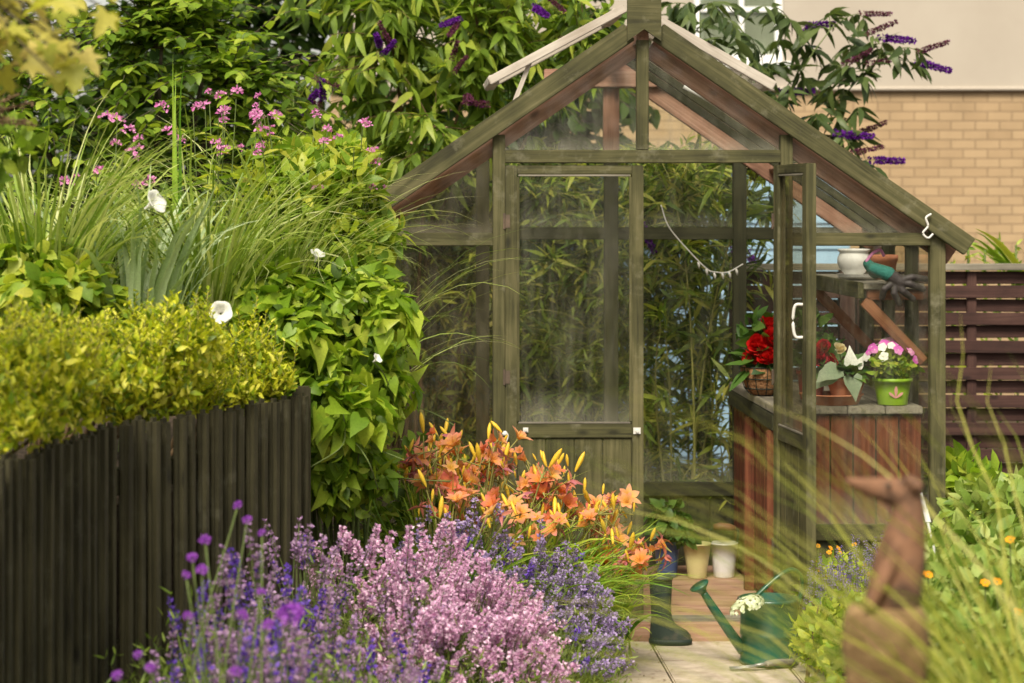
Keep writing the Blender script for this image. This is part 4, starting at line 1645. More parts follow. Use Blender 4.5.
# tall purple buddleia left of the greenhouse
r = rng_(330)
T_ = cloud(r, [((.0, 11.1, 2.1), (.75, .45, .62)), ((-.35, 11.0, 1.65), (.45, .4, .7)), ((.5, 11.2, 2.5), (.7, .4, .4)), ((.1, 11.2, 2.7), (.8, .4, .4))], 420)
bl, e, d = tree('buddleia_bush', 'tall bright green buddleia with fading purple flowers left of the greenhouse roof', (.0, 11.3, -.05), T_, lf_budd, 331, cat='buddleia', n_stems=14, r0=.016,
                T=T_LANCE, L=.145, W=.038, nl=10, droop=.6, curl=.35, bark_m=stem_b, trunk=False, wname='stems', lname='foliage')
k = 0
for px, py, old in ((378, 38, 0), (384, 33, 1), (392, 47, 0), (447, 24, 0), (455, 28, 1), (540, 10, 0), (323, 87, 0), (308, 105, 1), (311, 99, 0), (330, 83, 1), (457, 45, 1), (462, 60, 1), (474, 103, 1), (470, 97, 1), (560, 6, 1)):
    p = P(px, py, 10.62)
    s = rng_(332 + k)
    ax = np.array([s.normal() * .6, -.5, s.normal() * .35 + .1])
    kid('flower_panicle', (M_buddold if old else M_budd)[k % 3], bl, p - nrm(ax) * .1, ax, s, s.uniform(.7, .95))
    k += 1

# buddleia that leans over the right slope
PAN = [(816, 25, 0, (1, .1)), (877, 15, 1, (1, -.1)), (880, 28, 1, (.7, .3)), (896, 39, 0, (1, -.1)), (935, 47, 1, (1, .25)), (933, 68, 0, (1, -.45)), (796, 92, 0, (1, 0)),
       (853, 137, 0, (1, -.25)), (886, 160, 0, (1, 0)), (868, 150, 1, (1, .2)), (858, 58, 1, (.8, .4)), (884, 62, 1, (1, .1)), (812, 160, 0, (1, -.4)), (872, 128, 1, (.8, .3))]
yy = 11.3
tg = [P(p[0] - 12 * p[3][0], p[1] + 12 * p[3][1], yy + rng_(340 + i).normal() * .15) for i, p in enumerate(PAN)]
r = rng_(341)
extra = [P(px, py, yy + r.normal() * .18) for px, py in ((770, 10), (750, 30), (735, 45), (790, 20), (800, 45), (780, 62), (810, 75), (830, 60), (845, 85), (815, 110), (790, 115), (770, 95), (835, 115),
                                                         (745, 75), (760, 60), (850, 40), (830, 10), (795, 140), (825, 135), (700, 20), (690, 5), (720, 10), (670, 20), (675, 5), (860, 105), (740, 5), (715, 35), (865, 75), (840, 45), (820, 90), (800, 65), (775, 40), (760, 85), (785, 130), (850, 140), (812, 50), (725, 60), (735, 20), (755, 5), (790, 80), (830, 75), (770, 65), (660, 5), (650, 25), (700, 40),
                                                         (690, 200), (720, 185), (705, 175), (660, 190), (750, 190), (770, 185), (740, 205), (685, 215), (700, 225), (765, 210), (790, 190), (655, 215), (670, 170),
                                                         (760, 280), (745, 270), (720, 265), (690, 260), (662, 240), (650, 200), (735, 235))]
tree_pts = np.array(tg + extra)
st = []
b = np.array([1.45, 11.5, -.05])
for px, py in ((880, 60), (830, 30), (790, 20), (850, 120), (760, 60), (700, 10), (740, 190), (690, 210), (770, 200)):
    e_ = P(px, py, 11.35)
    c_ = b + (e_ - b) * np.array([.15, .3, .75])
    t = np.linspace(0, 1, 14)[:, None]
    st.append(b * (1 - t) ** 2 + 2 * c_ * t * (1 - t) + e_ * t ** 2)
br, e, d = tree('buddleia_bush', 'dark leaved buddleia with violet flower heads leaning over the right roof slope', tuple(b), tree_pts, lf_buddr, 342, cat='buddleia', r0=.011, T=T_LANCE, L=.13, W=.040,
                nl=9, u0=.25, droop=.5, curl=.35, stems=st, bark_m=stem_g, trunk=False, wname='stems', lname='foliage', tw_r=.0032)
for i, (px, py, old, dr) in enumerate(PAN):
    ax = np.array([dr[0], -.25, dr[1]])
    kid('flower_panicle', (M_buddold if old else M_budd)[i % 3], br, tg[i] - nrm(ax) * .04, ax, rng_(350 + i), .9 if old else 1.0)
for i, (px, py) in enumerate(((765, 277), (755, 268), (772, 285), (648, 240), (740, 262))):
    ax = np.array([.3, -.4, -.8])
    kid('flower_panicle', M_budd[i % 3], br, P(px, py, 11.0) - nrm(ax) * .1, ax, rng_(365 + i), .9)

# willowy bamboo thicket behind the glass
for i, (x, y, n, lab) in enumerate(((.10, 11.5, 420, 'bamboo clump filling the left window of the greenhouse'), (.62, 11.3, 480, 'bamboo clump behind the closed glazed door'),
                                    (1.10, 11.25, 520, 'bamboo clump seen through the open doorway'),
                                    (1.42, 11.75, 300, 'bamboo clump rising behind the red slatted fence at the back of the greenhouse'),
                                    (1.40, 10.80, 150, 'slender bamboo clump between the greenhouse back and the red slatted fence'))):
    r = rng_(370 + i)
    T_ = np.stack([x + r.normal(size=n) * .22, y + r.normal(size=n) * .16 - .05, r.uniform(.12, 2.0, n)], 1)
    T_[:, 0] = np.clip(T_[:, 0], x - .42, x + .36)
    tree('bamboo', lab, (x, y + .05, -.05), T_, lf_bamb, 374 + i, cat='bamboo', n_stems=16, r0=.008, T=T_LANCE, L=.105, W=.019, nl=10, droop=.18, curl=.3, lj=.5, side_amt=.9, base_jit=.16, bark_m=stem_y, trunk=False,
         wname='canes', lname='foliage', u0=.15, group='bamboo behind the greenhouse')

# tall weeds above the slatted fence
for i, (px, py, h) in enumerate(((952, 262, .16), (968, 240, .25), (999, 238, .25), (985, 250, .2), (1016, 245, .22))):
    r = rng_(380 + i)
    p = P(px, py, 11.6)
    root = thing('tall_weed', 'blurred upright green weed spike rising behind the slatted fence', 'weed', (p[0], p[1], -.05), 'weeds behind the slatted fence')
    m = MB()
    add_tube(m, [(p[0], p[1], -.05), (p[0] + .01, p[1], p[2] * .5), p], .006, 5)
    part('stem', m, stem_g, root)
    n = 90
    t = r.uniform(.45, 1.0, n)
    q = np.stack([p[0] + 0 * t, p[1] + 0 * t, p[2] * t], 1)
    m = MB()
    m.add(*inst(T_LANCE, q, nrm(r.normal(size=(n, 3)) + [0, 0, 1.0]), r.normal(size=(n, 3)), r.uniform(.03, .06, n), .016, .2, .2))
    part('foliage', m, lf_lime, root)
grass('iris_clump', 'broad bright green leaf blade arching over the slatted fence', P(1040, 300, 11.5), 9, (.35, .5), (.05, .07), (.9, 1.2), (.7, 1.2), lf_lime, 389, az=(2.6, 3.6))

# leaf mass added out of view so the panes reflect dark green, not sky
r = rng_(390)
hel = [((x, -5.5 + r.normal() * .2, 1.6), (1.3, .8, 2.4 + r.normal() * .25)) for x in np.linspace(-7, 8, 11)]
bush('hedge', 'tall dense garden hedge facing the greenhouse, seen only as reflection in its glass', (0.5, -5.6, -.05), hel, 9000, T_OVAL, .17, .11, lf_back, 391, cat='hedge', lump=(5, .4), out=.5, down=.4, rmin=.75, nst=30)

# ================================================================== maple at the top left
r = rng_(400)
root = thing('maple_tree', 'variegated yellow maple branch hanging in from the top left corner', 'tree', (-1.55, 4.9, -.05))
wd, lv = MB(), MB()
stm = smooth_path([(-1.55, 4.9, -.05), (-1.5, 4.9, 1.2), (-1.35, 4.85, 2.0), (-1.2, 4.8, 2.5)])
add_tube(wd, stm, np.linspace(.04, .015, len(stm)), 8)
for i in range(40):
    e_ = P(r.uniform(-50, 118), r.uniform(-50, 85) * 1.0, 4.75 + r.normal() * .22)
    e_ = e_ if True else e_
    px_ = e_[0] * F0 / e_[1] + VX
    a = np.array([-1.2, 4.85, 2.25]) + r.normal(size=3) * .08
    tw = smooth_path([a, (a + e_) / 2 + [0, 0, .05], e_], 5)
    add_tube(wd, tw, np.linspace(.006, .0018, len(tw)), 5)
    n = 6
    idx = r.integers(len(tw) // 2, len(tw), n)
    base = tw[idx]
    d = nrm(np.stack([r.normal(size=n) * .6 + .25, r.normal(size=n) * .6 - .2, r.normal(size=n) * .25 - .45], 1))
    up = nrm(np.stack([r.normal(size=n) * .5, r.normal(size=n) * .4 - .5, np.ones(n)], 1))
    lv.add(*inst(T_MAPLE, base, d, up, r.uniform(.05, .08, n), r.uniform(.045, .07, n), .25, .12))
part('trunk', wd, bark, root)
part('crown', lv, lf_maple, root)
root = thing('sumac_shrub', 'brown feathery seed head on dark shrub at the left edge under the maple', 'shrub', tuple(P(-30, 300, 5.6) * [1, 1, 0]))
m = MB()
r = rng_(405)
for i in range(9):
    e_ = P(r.uniform(-20, 40), r.uniform(95, 130), 5.6 + r.normal() * .05)
    t = np.linspace(0, 1, 60)[:, None]
    b = P(-40, 120, 5.6)
    q = b + (e_ - b) * t
    m.add(*inst(T_DIA, q, r.normal(size=(60, 3)), r.normal(size=(60, 3)), .012, .006, .1, .1))
    add_tube(m, [b, e_], .002, 4)
part('seed_head', m, stem_b, root)
m = MB()
b = P(-40, 120, 5.6)
add_tube(m, [(b[0], b[1], 0), b], .008, 6)
part('stem', m, stem_b, root)
bsh = [(P(-15, 150, 5.9), (.10, .1, .10)), (P(10, 140, 5.9), (.06, .08, .05))]
m = MB()
p_, n_ = ell_pts(r, bsh, 110)
m.add(*leafy(r, p_, n_, T_OVAL, .05, .03))
part('foliage', m, lf_dark, root)

# ================================================================== raised bed planting
BZ_ = .86
# golden shrubs along the fence
def behind_fence(p):
    fx = np.interp(p[:, 1], [FD[1], FC[1], FB[1], FA[1]], [FD[0], FC[0], FB[0], FA[0]])
    fz = np.interp(p[:, 1], [FD[1], FC[1], FB[1], FA[1]], [FD[2], FC[2], FB[2], FA[2]])
    return (p[:, 0] < fx - .035) | ((p[:, 2] > fz + .012) & (p[:, 0] < fx + .03))


GOLD = [((-1.2, 5.75), [(P(20, 400, 5.75), (.22, .26, .19)), (P(-40, 400, 5.6), (.25, .25, .2)), (P(62, 378, 5.95), (.13, .2, .12)), (P(35, 360, 5.9), (.09, .1, .06)), (P(60, 425, 5.95), (.22, .12, .09)), (P(10, 440, 5.5), (.2, .12, .10))], 5200, 'golden leaved shrub at the left end of the low fence'),
        ((-.98, 6.5), [(P(125, 372, 6.45), (.16, .24, .12)), (P(182, 360, 6.6), (.16, .22, .135)), (P(92, 365, 6.5), (.11, .2, .10)), (P(150, 335, 6.6), (.08, .1, .05)), (P(150, 405, 6.55), (.20, .12, .08)), (P(200, 398, 6.75), (.18, .12, .07))], 5200, 'golden leaved shrub behind the middle of the low fence'),
        ((-.66, 7.25), [(P(215, 372, 7.05), (.19, .2, .125)), (P(258, 383, 7.1), (.13, .14, .075)), (P(165, 352, 7.2), (.2, .2, .12)), (P(250, 398, 7.05), (.16, .12, .06))], 4600, 'golden leaved shrub filling the corner of the low fence')]
for i, ((x, y), ells, n, lab) in enumerate(GOLD):
    gs, gp, gn = bush('golden_shrub', lab, (x, y, BZ_), ells, int(n * 1.15), T_OVAL, .026, .0115, lf_gold, 410 + i, lump=(26, .30), out=.4, up=1.0, rnd=.6, keep=behind_fence, group='golden shrubs along the fence', curl=.3, nst=14, rmin=.42, lj=.5)

    # young shoots standing out of the top and front
    rr = rng_(415 + i)
    ok = np.where((gn[:, 2] > .0) & (gp[:, 2] > .95))[0]
    q = gp[rr.choice(ok, 230)]
    sm, lm = MB(), MB()
    for b0 in q:
        ax_ = nrm(np.array([rr.normal() * .35 + .05, rr.normal() * .35 - .15, 1.0]))
        ln = rr.uniform(.05, .13)
        add_tube(sm, [b0, b0 + ax_ * ln], .0014, 4, cap=False)
        nl_ = 12
        t_ = np.linspace(.15, 1.0, nl_)
        a_ = np.arange(nl_) * 2.4 + rr.uniform(0, 6)
        dd = np.stack([np.cos(a_), np.sin(a_), np.full(nl_, .7) + t_ * .5], 1)
        sz_ = rr.uniform(.7, 1.2, nl_) * (1.1 - t_ * .35)
        lm.add(*inst(T_OVAL, b0 + ax_ * (ln * t_)[:, None], dd, nrm(np.stack([-np.cos(a_) * .5, -np.sin(a_) * .5, np.ones(nl_)], 1)), .027 * sz_, .012 * sz_, .3, .2))
    for V_, F_ in zip(sm.V, sm.F):
        pass
    lo = lm.n
    lm.V += sm.V
    lm.F += [f_ + lo for f_ in sm.F]
    lm.M += [m_ + 1 for m_ in sm.M]
    lm.n += sm.n
    part('shoots', lm, [lf_gold, stem_y], gs)

# strap-leaved and fountain grasses
grass('iris_clump', 'grey green strap leaved clump behind the golden shrubs', P(135, 345, 7.25), 85, (.32, .62), (.018, .034), (1.1, 1.56), (.2, 1.5), lf_iris, 420, spread=.16)
grass('fountain_grass', 'pale fountain grass arching left of the white bindweed flower', P(205, 335, 7.5), 230, (.5, .85), (.006, .014), (1.0, 1.52), (.7, 2.3), lf_grass, 421, spread=.12, group='fountain grasses')
grass('fountain_grass', 'fountain grass with thin blades spilling to the right over the bindweed', P(275, 330, 7.9), 240, (.5, .9), (.005, .011), (.9, 1.5), (.9, 2.4), lf_grass, 422, spread=.14, group='fountain grasses')
grass('fountain_grass', 'fountain grass at the left edge under the maple', P(40, 330, 7.2), 240, (.5, .85), (.008, .016), (1.0, 1.5), (.5, 2.0), lf_grass, 423, spread=.16, group='fountain grasses')
grass('tall_grass', 'tall upright grass blades standing above the pink flowers', P(176, 330, 7.6), 4, (.7, .95), (.012, .018), (1.44, 1.56), (0, .22), lf_lily, 424, spread=.05, twist=.1)
grass('tall_grass', 'long thin grass blades arching in front of the dirty left window', P(360, 400, 8.2), 26, (.5, .95), (.004, .008), (.7, 1.4), (.9, 2.0), lf_grass, 425, az=(-.9, .6))

# bright bushes on the left of the bed
bush('raspberry_bush', 'bright green broad leaved bush left above the golden shrubs', P(45, 400, 7.1) * [1, 1, 0] + [0, 0, BZ_], [(P(40, 295, 7.0), (.20, .17, .16)), (P(88, 305, 7.1), (.12, .12, .10)), (P(15, 262, 7.1), (.13, .12, .10)), (P(62, 262, 7.1), (.10, .1, .08))],
     1100, T_OVAL, .060, .038, lf_lime, 430, out=.5, down=.5, up=.1, rnd=.4, lump=(10, .45))


def pinkplant(label, px0, px1, pyt, pyb, Y, n, seed, fol=lf_lime, h0=BZ_, nleaf=26, group='soapwort plants'):
    rng = rng_(seed)
    c = P((px0 + px1) / 2, 400, Y)
    c[2] = h0
    root = thing('soapwort', label, 'flowering plant', tuple(c), group)
    st_, lf_ = MB(), MB()
    for i in range(n):
        px = rng.uniform(px0, px1)
        top = P(px, rng.uniform(pyt, pyt + (pyb - pyt) * .75), Y + rng.normal() * .15)
        b = c + np.array([(top[0] - c[0]) * .55, rng.normal() * .1, 0])
        pts = smooth_path([b, b + (top - b) * [.35, .5, .55] + rng.normal(size=3) * .012, top], 6)
        add_tube(st_, pts, np.linspace(.0035, .0018, len(pts)), 5, cap=False)
        m_ = nleaf
        u = rng.uniform(.3, .97, m_)
        q = pts[(u * (len(pts) - 1)).astype(int)] + rng.normal(size=(m_, 3)) * .004
        a = rng.uniform(0, 6.28, m_)
        d = np.stack([np.cos(a), np.sin(a), rng.uniform(-.1, .8, m_)], 1)
        lf_.add(*inst(T_LANCE if rng.random() < .5 else T_OVAL, q, nrm(d), nrm(np.array([0, 0, 1.]) + rng.normal(size=(m_, 3)) * .4), rng.uniform(.045, .085, m_), rng.uniform(.018, .032, m_), .3, .2))
        for j in range(rng.integers(1, 3)):
            kid('flower_head', M_soap[rng.integers(4)], root, top + rng.normal(size=3) * [.022, .022, .02], (rng.normal() * .3, -.3, 1), rng, rng.uniform(.4, .8))
    part('stem', st_, stem_g, root)
    part('foliage', lf_, fol, root)


pinkplant('pink soapwort with a dense cluster of flowers in front of the dark elm', 165, 262, 98, 175, 7.9, 14, 440)
pinkplant('leafy pink soapwort next to the greenhouse bargeboard', 255, 388, 112, 215, 8.1, 30, 441, nleaf=44)
pinkplant('sparse pink soapwort among the grass below the maple', 55, 150, 115, 205, 7.6, 7, 442, fol=lf_grass, nleaf=16)
bush('green_bush', 'lime green leafy bush below the pink soapwort beside the greenhouse', P(335, 400, 8.2) * [1, 1, 0] + [0, 0, BZ_], [(P(318, 205, 8.1), (.19, .18, .20)), (P(358, 255, 8.1), (.12, .14, .17)), (P(290, 185, 8.2), (.15, .15, .16)), (P(345, 170, 8.2), (.09, .12, .12))],
     2600, T_OVAL, .062, .030, lf_lime, 446, out=.4, up=.4, rnd=.6, lump=(9, .45))

# bindweed draped over the corner
ells = [(P(288, 330, 7.45), (.17, .16, .19)), (P(345, 320, 7.5), (.17, .17, .2)), (P(335, 405, 7.45), (.14, .14, .28)), (P(362, 400, 7.6), (.10, .15, .28)), (P(270, 300, 7.5), (.12, .14, .12)),
        (P(352, 470, 7.6), (.11, .14, .16)), (P(330, 470, 7.55), (.10, .12, .14)), (P(372, 300, 7.8), (.09, .12, .15))]
bw, p_, n_ = bush('bindweed', 'large heart leaved bindweed draped over the end of the low fence', (-.2, 7.75, 0), ells, 2300, T_HEART, .066, .050, lf_bind, 450, cat='bindweed', lump=(9, .4), out=.5, down=.85, up=-.05, rnd=.5, lj=.45,
                  face=.75, rmin=.62, stem_mat=stem_g, nst=24, curl=.25)
m = MB()
m.add(*leafy(rng_(455), *ell_pts(rng_(456), ells, 1500, .3), T_OVAL, .05, .03))
part('inner_foliage', m, lf_dark, bw)
r = rng_(457)
m = MB()
for i in range(26):
    a = p_[r.integers(len(p_))]
    b = a + np.array([r.normal() * .15, -.04, -abs(r.normal()) * .12 - .05])
    add_tube(m, smooth_path([a, (a + b) / 2 + r.normal(size=3) * .04, b], 6), .002, 5)
part('vine', m, stem_g, bw)
for i, (px, py, Y, ax, s) in enumerate(((221, 312, 6.85, (.1, -1, .15), 1.0), (157, 201, 7.0, (.8, -.5, .5), 1.15), (318, 253, 7.6, (.3, -.4, .8), .75), (378, 358, 7.3, (.6, -.4, .5), .5), (365, 300, 7.4, (.5, -.4, .6), .3))):
    p = P(px, py, Y)
    kid('white_flower', M_trump, bw, p, ax, r, s)
    m = MB()
    add_tube(m, smooth_path([p - nrm(np.array(ax)) * .045 * s, p + [0.02, .08, -.06], p + [.05, .2, -.16]], 5), .0022, 5)
    part('vine', m, stem_g, bw)
# low cover in the gap between bindweed and greenhouse
bush('geranium_clump', 'small dark green leafy clump at the foot of the dirty left window', (.12, 8.55, 0), [((.10, 8.5, .62), (.16, .15, .26)), ((.02, 8.5, .4), (.2, .2, .3))], 700, T_OVAL, .05, .036, lf_budd, 460, out=.6, down=.2)

# ================================================================== daylilies
LILY_GRP = 'orange daylilies in front of the greenhouse'


def daylily(label, c, H, seed, nb, nbud, nsp, az=(0, 6.283), lean=(0, 0), nleaf=70, spread=.26):
    rng = rng_(seed)
    c = np.asarray(c, float)
    root = thing('daylily', label, 'daylily', tuple(c), LILY_GRP)
    a = rng.uniform(az[0], az[1], nleaf)
    m = MB()
    base = c + np.stack([np.cos(a), np.sin(a), 0 * a], 1) * (.05 * rng.random(nleaf))[:, None]
    V, F, C = blades(rng, base, a, rng.uniform(.75, 1.15, nleaf) * H, rng.uniform(.012, .022, nleaf), rng.uniform(.95, 1.45, nleaf), rng.uniform(.5, 2.0, nleaf), 10)
    m.add(V, F)
    part('leaf_blades', m, lf_lily, root)
    sc = MB()
    tot = nb + nbud + nsp
    per = 4
    i = 0
    kinds = ['b'] * nb + ['u'] * nbud + ['s'] * nsp
    rng.shuffle(kinds)
    while i < tot:
        aa = rng.uniform(0, 6.283)
        rr = spread * math.sqrt(rng.random())
        top = c + np.array([math.cos(aa) * rr + lean[0], math.sin(aa) * rr * .7 + lean[1], H * rng.uniform(.84, 1.04)])
        pts = smooth_path([c + rng.normal(size=3) * [.03, .03, 0], c + (top - c) * [.4, .4, .6], top], 5)
        add_tube(sc, pts, np.linspace(.004, .0028, len(pts)), 5)
        for j in range(per):
            if i >= tot:
                break
            off = rng.normal(size=3) * [.035, .035, .034]
            q = top + off
            add_tube(sc, [top - [0, 0, .015], q], .0022, 4, cap=False)
            if kinds[i] == 'b':
                ax = np.array([rng.normal() * .7, rng.normal() * .5 - .3, .8])
                kid('bloom', M_lily[rng.integers(6)], root, q, ax, rng, rng.uniform(.40, .70))
            elif kinds[i] == 'u':
                ax = np.array([rng.normal() * .35, rng.normal() * .35, 1])
                kid('bud', M_bud[rng.integers(3)], root, q + [0, 0, .01], ax, rng, rng.uniform(.6, 1.1))
            else:
                kid('spent_bloom', M_spent[rng.integers(2)], root, q, (rng.normal() * .4, rng.normal() * .4, .6), rng, rng.uniform(.8, 1.2))
            i += 1
    part('scape', sc, stem_y, root)


daylily('daylily at the left end of the orange row, below the dirty window', (.10, 8.0, .1), .72, 470, 26, 24, 10, nleaf=90, spread=.22)
daylily('daylily with salmon blooms below the left door post', (.24, 8.2, .1), .70, 471, 26, 26, 10, spread=.22)
daylily('daylily with many yellow buds in front of the closed door', (.37, 8.3, .08), .63, 472, 24, 28, 10, spread=.22)
daylily('daylily with blooms against the boarded foot of the closed door', (.50, 8.35, .06), .59, 473, 24, 28, 10, az=(-1.9, 1.0), spread=.22)
daylily('daylily leaning over the path at the right of the orange row', (.62, 8.35, .05), .52, 474, 22, 26, 10, az=(-2.5, -.2), lean=(.04, 0), spread=.19)
daylily('lowest daylily, whose buds hang beside the wellington boot', (.74, 8.35, .03), .40, 475, 18, 24, 10, az=(-2.8, -1.1), lean=(.03, -.05), spread=.13, nleaf=50)
daylily('daylily with coral blooms rising among the purple flowers', (.14, 7.75, .1), .60, 476, 13, 10, 5)
daylily('daylily with fresh green leaves spilling over the purple flowers', (.44, 8.05, .1), .50, 477, 12, 12, 4, az=(-2.4, .8), nleaf=130)

# ================================================================== lavender drift
GP = 'pink lavender bushes in the drift'
GV = 'purple catmint bushes in the drift'
LV = 'pale pink lavender bush in full bloom within the pink drift'
PINK = [(.03, 7.05, .27, .53, 98), (.22, 7.0, .24, .46, 98), (-.13, 7.1, .25, .57, 95), (.31, 6.8, .21, .34, 96), (.14, 6.75, .24, .41, 98), (.12, 7.2, .22, .54, 95), (.33, 7.1, .18, .40, 95), (.02, 6.7, .22, .42, 95)]
labs = ['pale pink lavender bush in the middle of the pink drift', 'pale pink lavender bush on the right of the pink drift', 'pale pink lavender bush at the left of the pink drift, near the bindweed',
        'low pale pink lavender bush at the right front tip of the pink drift', 'pale pink lavender bush at the front of the pink drift above its dark stems',
        'pale pink lavender bush at the back of the pink drift below the coral daylilies', 'small pale pink lavender bush between pink drift and purple catmint', 'pale pink lavender bush where pink turns to mauve at the front of the drift']
for i, (x, y, R, H, n) in enumerate(PINK):
    lavender('lavender_bush', labs[i], GP, (x, y, .1), R, H, 500 + i, M_pink, n, nfol=700, mix=M_mauv, mixp=.35 if i in (2, 7) else .08, smin=.7, smax=1.1, up=.55, tilt=(.15, -.3), low=.05)
labs = ['purple catmint bush right of the pink lavender, touching the daylily leaves', 'purple catmint bush spilling onto the paving beside the boot', 'purple catmint bush in front of the green daylily leaves',
        'purple catmint bush behind the pink lavender under the coral daylilies', 'low purple catmint bush at the bottom edge next to the paving', 'purple catmint bush below the green daylily leaves nearest the boot']
CAT = [(.38, 7.7, .26, .50, 96), (.56, 7.75, .21, .32, 96), (.28, 7.85, .22, .56, 80), (.12, 7.6, .24, .58, 70), (.46, 7.4, .25, .30, 80), (.52, 7.85, .20, .42, 90)]
for i, (x, y, R, H, n) in enumerate(CAT):
    lavender('catmint_bush', labs[i], GV, (x, y, .08), R, H, 520 + i, M_purp, n, nfol=420, mix=M_viol, mixp=.07, smin=.75, smax=1.1, up=.6, tilt=(.15, -.2), cat='catmint', low=.05)
labs = ['mauve lavender bush at the corner of the low fence, topped by violet spikes', 'mauve lavender bush left of the pink drift in front of the fence', 'mauve lavender bush with green stems below the pink drift',
        'soft mauve lavender bush at the bottom edge under the pink drift', 'loose mauve lavender bush at the fence left of the drift']
MAU = [(-.30, 6.75, .22, .66, 90), (-.28, 6.4, .24, .50, 80), (-.05, 6.2, .26, .40, 56), (-.05, 5.75, .24, .40, 36), (-.42, 6.0, .22, .52, 34)]
for i, (x, y, R, H, n) in enumerate(MAU):
    lavender('lavender_bush', labs[i], 'mauve lavender bushes near the fence', (x, y, .1), R, H, 540 + i, M_mauv, n, nfol=1000, mix=M_viol, mixp=.22, smin=.8, smax=1.15, up=.7, low=.1)
labs = ['blurred lavender with few flowers at the bottom left before the fence', 'blurred green lavender below the bright purple scabious', 'blurred lavender close to the camera at the lower left corner of the drift', 'tall blurred lavender with violet heads standing against the low fence',
        'leafy blurred lavender between the bright purple scabious and the mauve drift', 'blurred lavender at the very bottom below the mauve drift', 'mauve lavender with leafy green stems reaching up the low fence beside the drift',
        'green lavender with loose violet heads below the scabious', 'small lavender nearest the left on the fence foot', 'thin lavender between scabious stems and fence']
FRO = [(-.42, 5.2, .20, .56, 26), (-.22, 5.1, .26, .64, 26), (-.55, 4.7, .18, .34, 18), (-.43, 5.6, .15, .68, 30), (-.30, 5.4, .17, .60, 34), (-.12, 4.9, .2, .44, 26), (-.40, 5.95, .20, .68, 70), (-.34, 5.6, .20, .64, 56), (-.56, 5.5, .15, .50, 34), (-.52, 5.8, .15, .60, 40)]
for i, (x, y, R, H, n) in enumerate(FRO):
    lavender('lavender_bush', labs[i], 'blurred lavender at the bottom left', (x, y, .1), R, H, 560 + i, M_mauv, n, fol=lf_green, nfol=1700, mix=M_viol, mixp=.4, up=.8, low=.2)
# green filling under the flowers
lavender('catmint_bush', 'green catmint mound without flowers between the fence and the pink drift', GV, (-.14, 5.6, .08), .30, .56, 570, M_mauv, 24, fol=lf_green, nfol=2400, cat='catmint')

# scabious with bright purple heads near the camera
SCB = [(290, 615, 4.6, 1.15), (205, 540, 5.0, .8), (192, 558, 5.0, .75), (238, 505, 5.3, .7), (247, 520, 5.3, .7), (262, 533, 5.2, .6), (243, 615, 4.8, .75), (268, 625, 4.7, .8), (261, 592, 4.9, .6), (188, 616, 4.7, .65),
       (236, 672, 4.6, .8), (138, 655, 4.7, .6), (117, 676, 4.6, .7), (150, 668, 4.7, .7), (186, 575, 4.9, .6), (202, 570, 4.9, .8)]
root = thing('scabious', 'tall scabious with blurred bright purple heads in front of the low fence', 'scabious', (-.38, 4.9, .05))
m = MB()
r = rng_(580)
for i, (px, py, Y, s) in enumerate(SCB):
    p = P(px, py, Y)
    kid('flower_head', M_scab[i % 2], root, p, (r.normal() * .3, -.5, .9), r, s * (.75 if i == 0 else .52))
    b = np.array([-.38 + r.normal() * .05, 4.9 + r.normal() * .1, .05])
    add_tube(m, smooth_path([b, b + (p - b) * [.3, .5, .6], p], 6), .0022, 5)
part('stem', m, stem_g, root)
m = MB()
n = 500
a = r.uniform(0, 6.28, n)
q = np.array([-.38, 4.95, .05]) + np.stack([np.cos(a) * r.random(n) * .16, np.sin(a) * r.random(n) * .25, r.uniform(.05, .42, n)], 1)
m.add(*inst(T_LANCE, q, nrm(r.normal(size=(n, 3)) + [0, 0, .5]), r.normal(size=(n, 3)), r.uniform(.03, .07, n), .010, .3, .2))
part('foliage', m, lf_lav, root)

# ================================================================== right border
bush('border_plant', 'pale green big leaved plant behind the animal statue', (2.05, 7.6, .05), [(P(1000, 575, 7.6), (.28, .25, .2)), (P(965, 570, 7.5), (.15, .2, .16)), (P(1015, 520, 7.8), (.2, .2, .12)), (P(1010, 640, 7.2), (.3, .25, .2))],
     2300, T_OVAL, .066, .038, lf_bord, 600, cat='border plant', out=.6, up=.35, rnd=.45, curl=.35)
bush('border_plant', 'low lime green plant at the edge of the paving below the salvia', (1.48, 7.95, 0), [(P(815, 640, 7.9), (.09, .16, .09)), (P(835, 625, 8.1), (.10, .15, .13)), (P(850, 660, 7.7), (.13, .15, .13))], 1100, T_OVAL, .035, .022, lf_lime, 601, cat='border plant',
     out=.6, up=.5, rnd=.5)
bush('border_plant', 'leafy green plant with orange flowers at the right edge of the picture', (1.55, 6.4, .05), [(P(990, 610, 6.4), (.26, .25, .18)), (P(930, 600, 6.6), (.16, .2, .16)), (P(1000, 680, 6.0), (.3, .25, .22)), (P(930, 680, 6.2), (.22, .2, .2))],
     2600, T_OVAL, .048, .026, lf_bord, 602, cat='border plant', out=.6, up=.3)
ob = [o for o in COL.objects if o.get('label') == 'leafy green plant with orange flowers at the right edge of the picture'][0]
M_org = [open_flower_mesh('orange', rng_(610 + i), .019, pt_orange, 7, .7, .3, eye=stem_y, eye_r=.25) for i in range(2)]
r = rng_(612)
for i, (px, py) in enumerate(((928, 575), (985, 583), (997, 582), (1018, 612), (1010, 540), (960, 640), (1000, 650))):
    p = P(px, py, 6.05)
    kid('orange_flower', M_org[i % 2], ob, p, (r.normal() * .3, -.6, .8), r, .75)
    m = MB()
    add_tube(m, [p, p + [.01, .03, -.08], p + [0.02, .08, -.2]], .002, 4)
    part('flower_stalk', m, stem_g, ob)
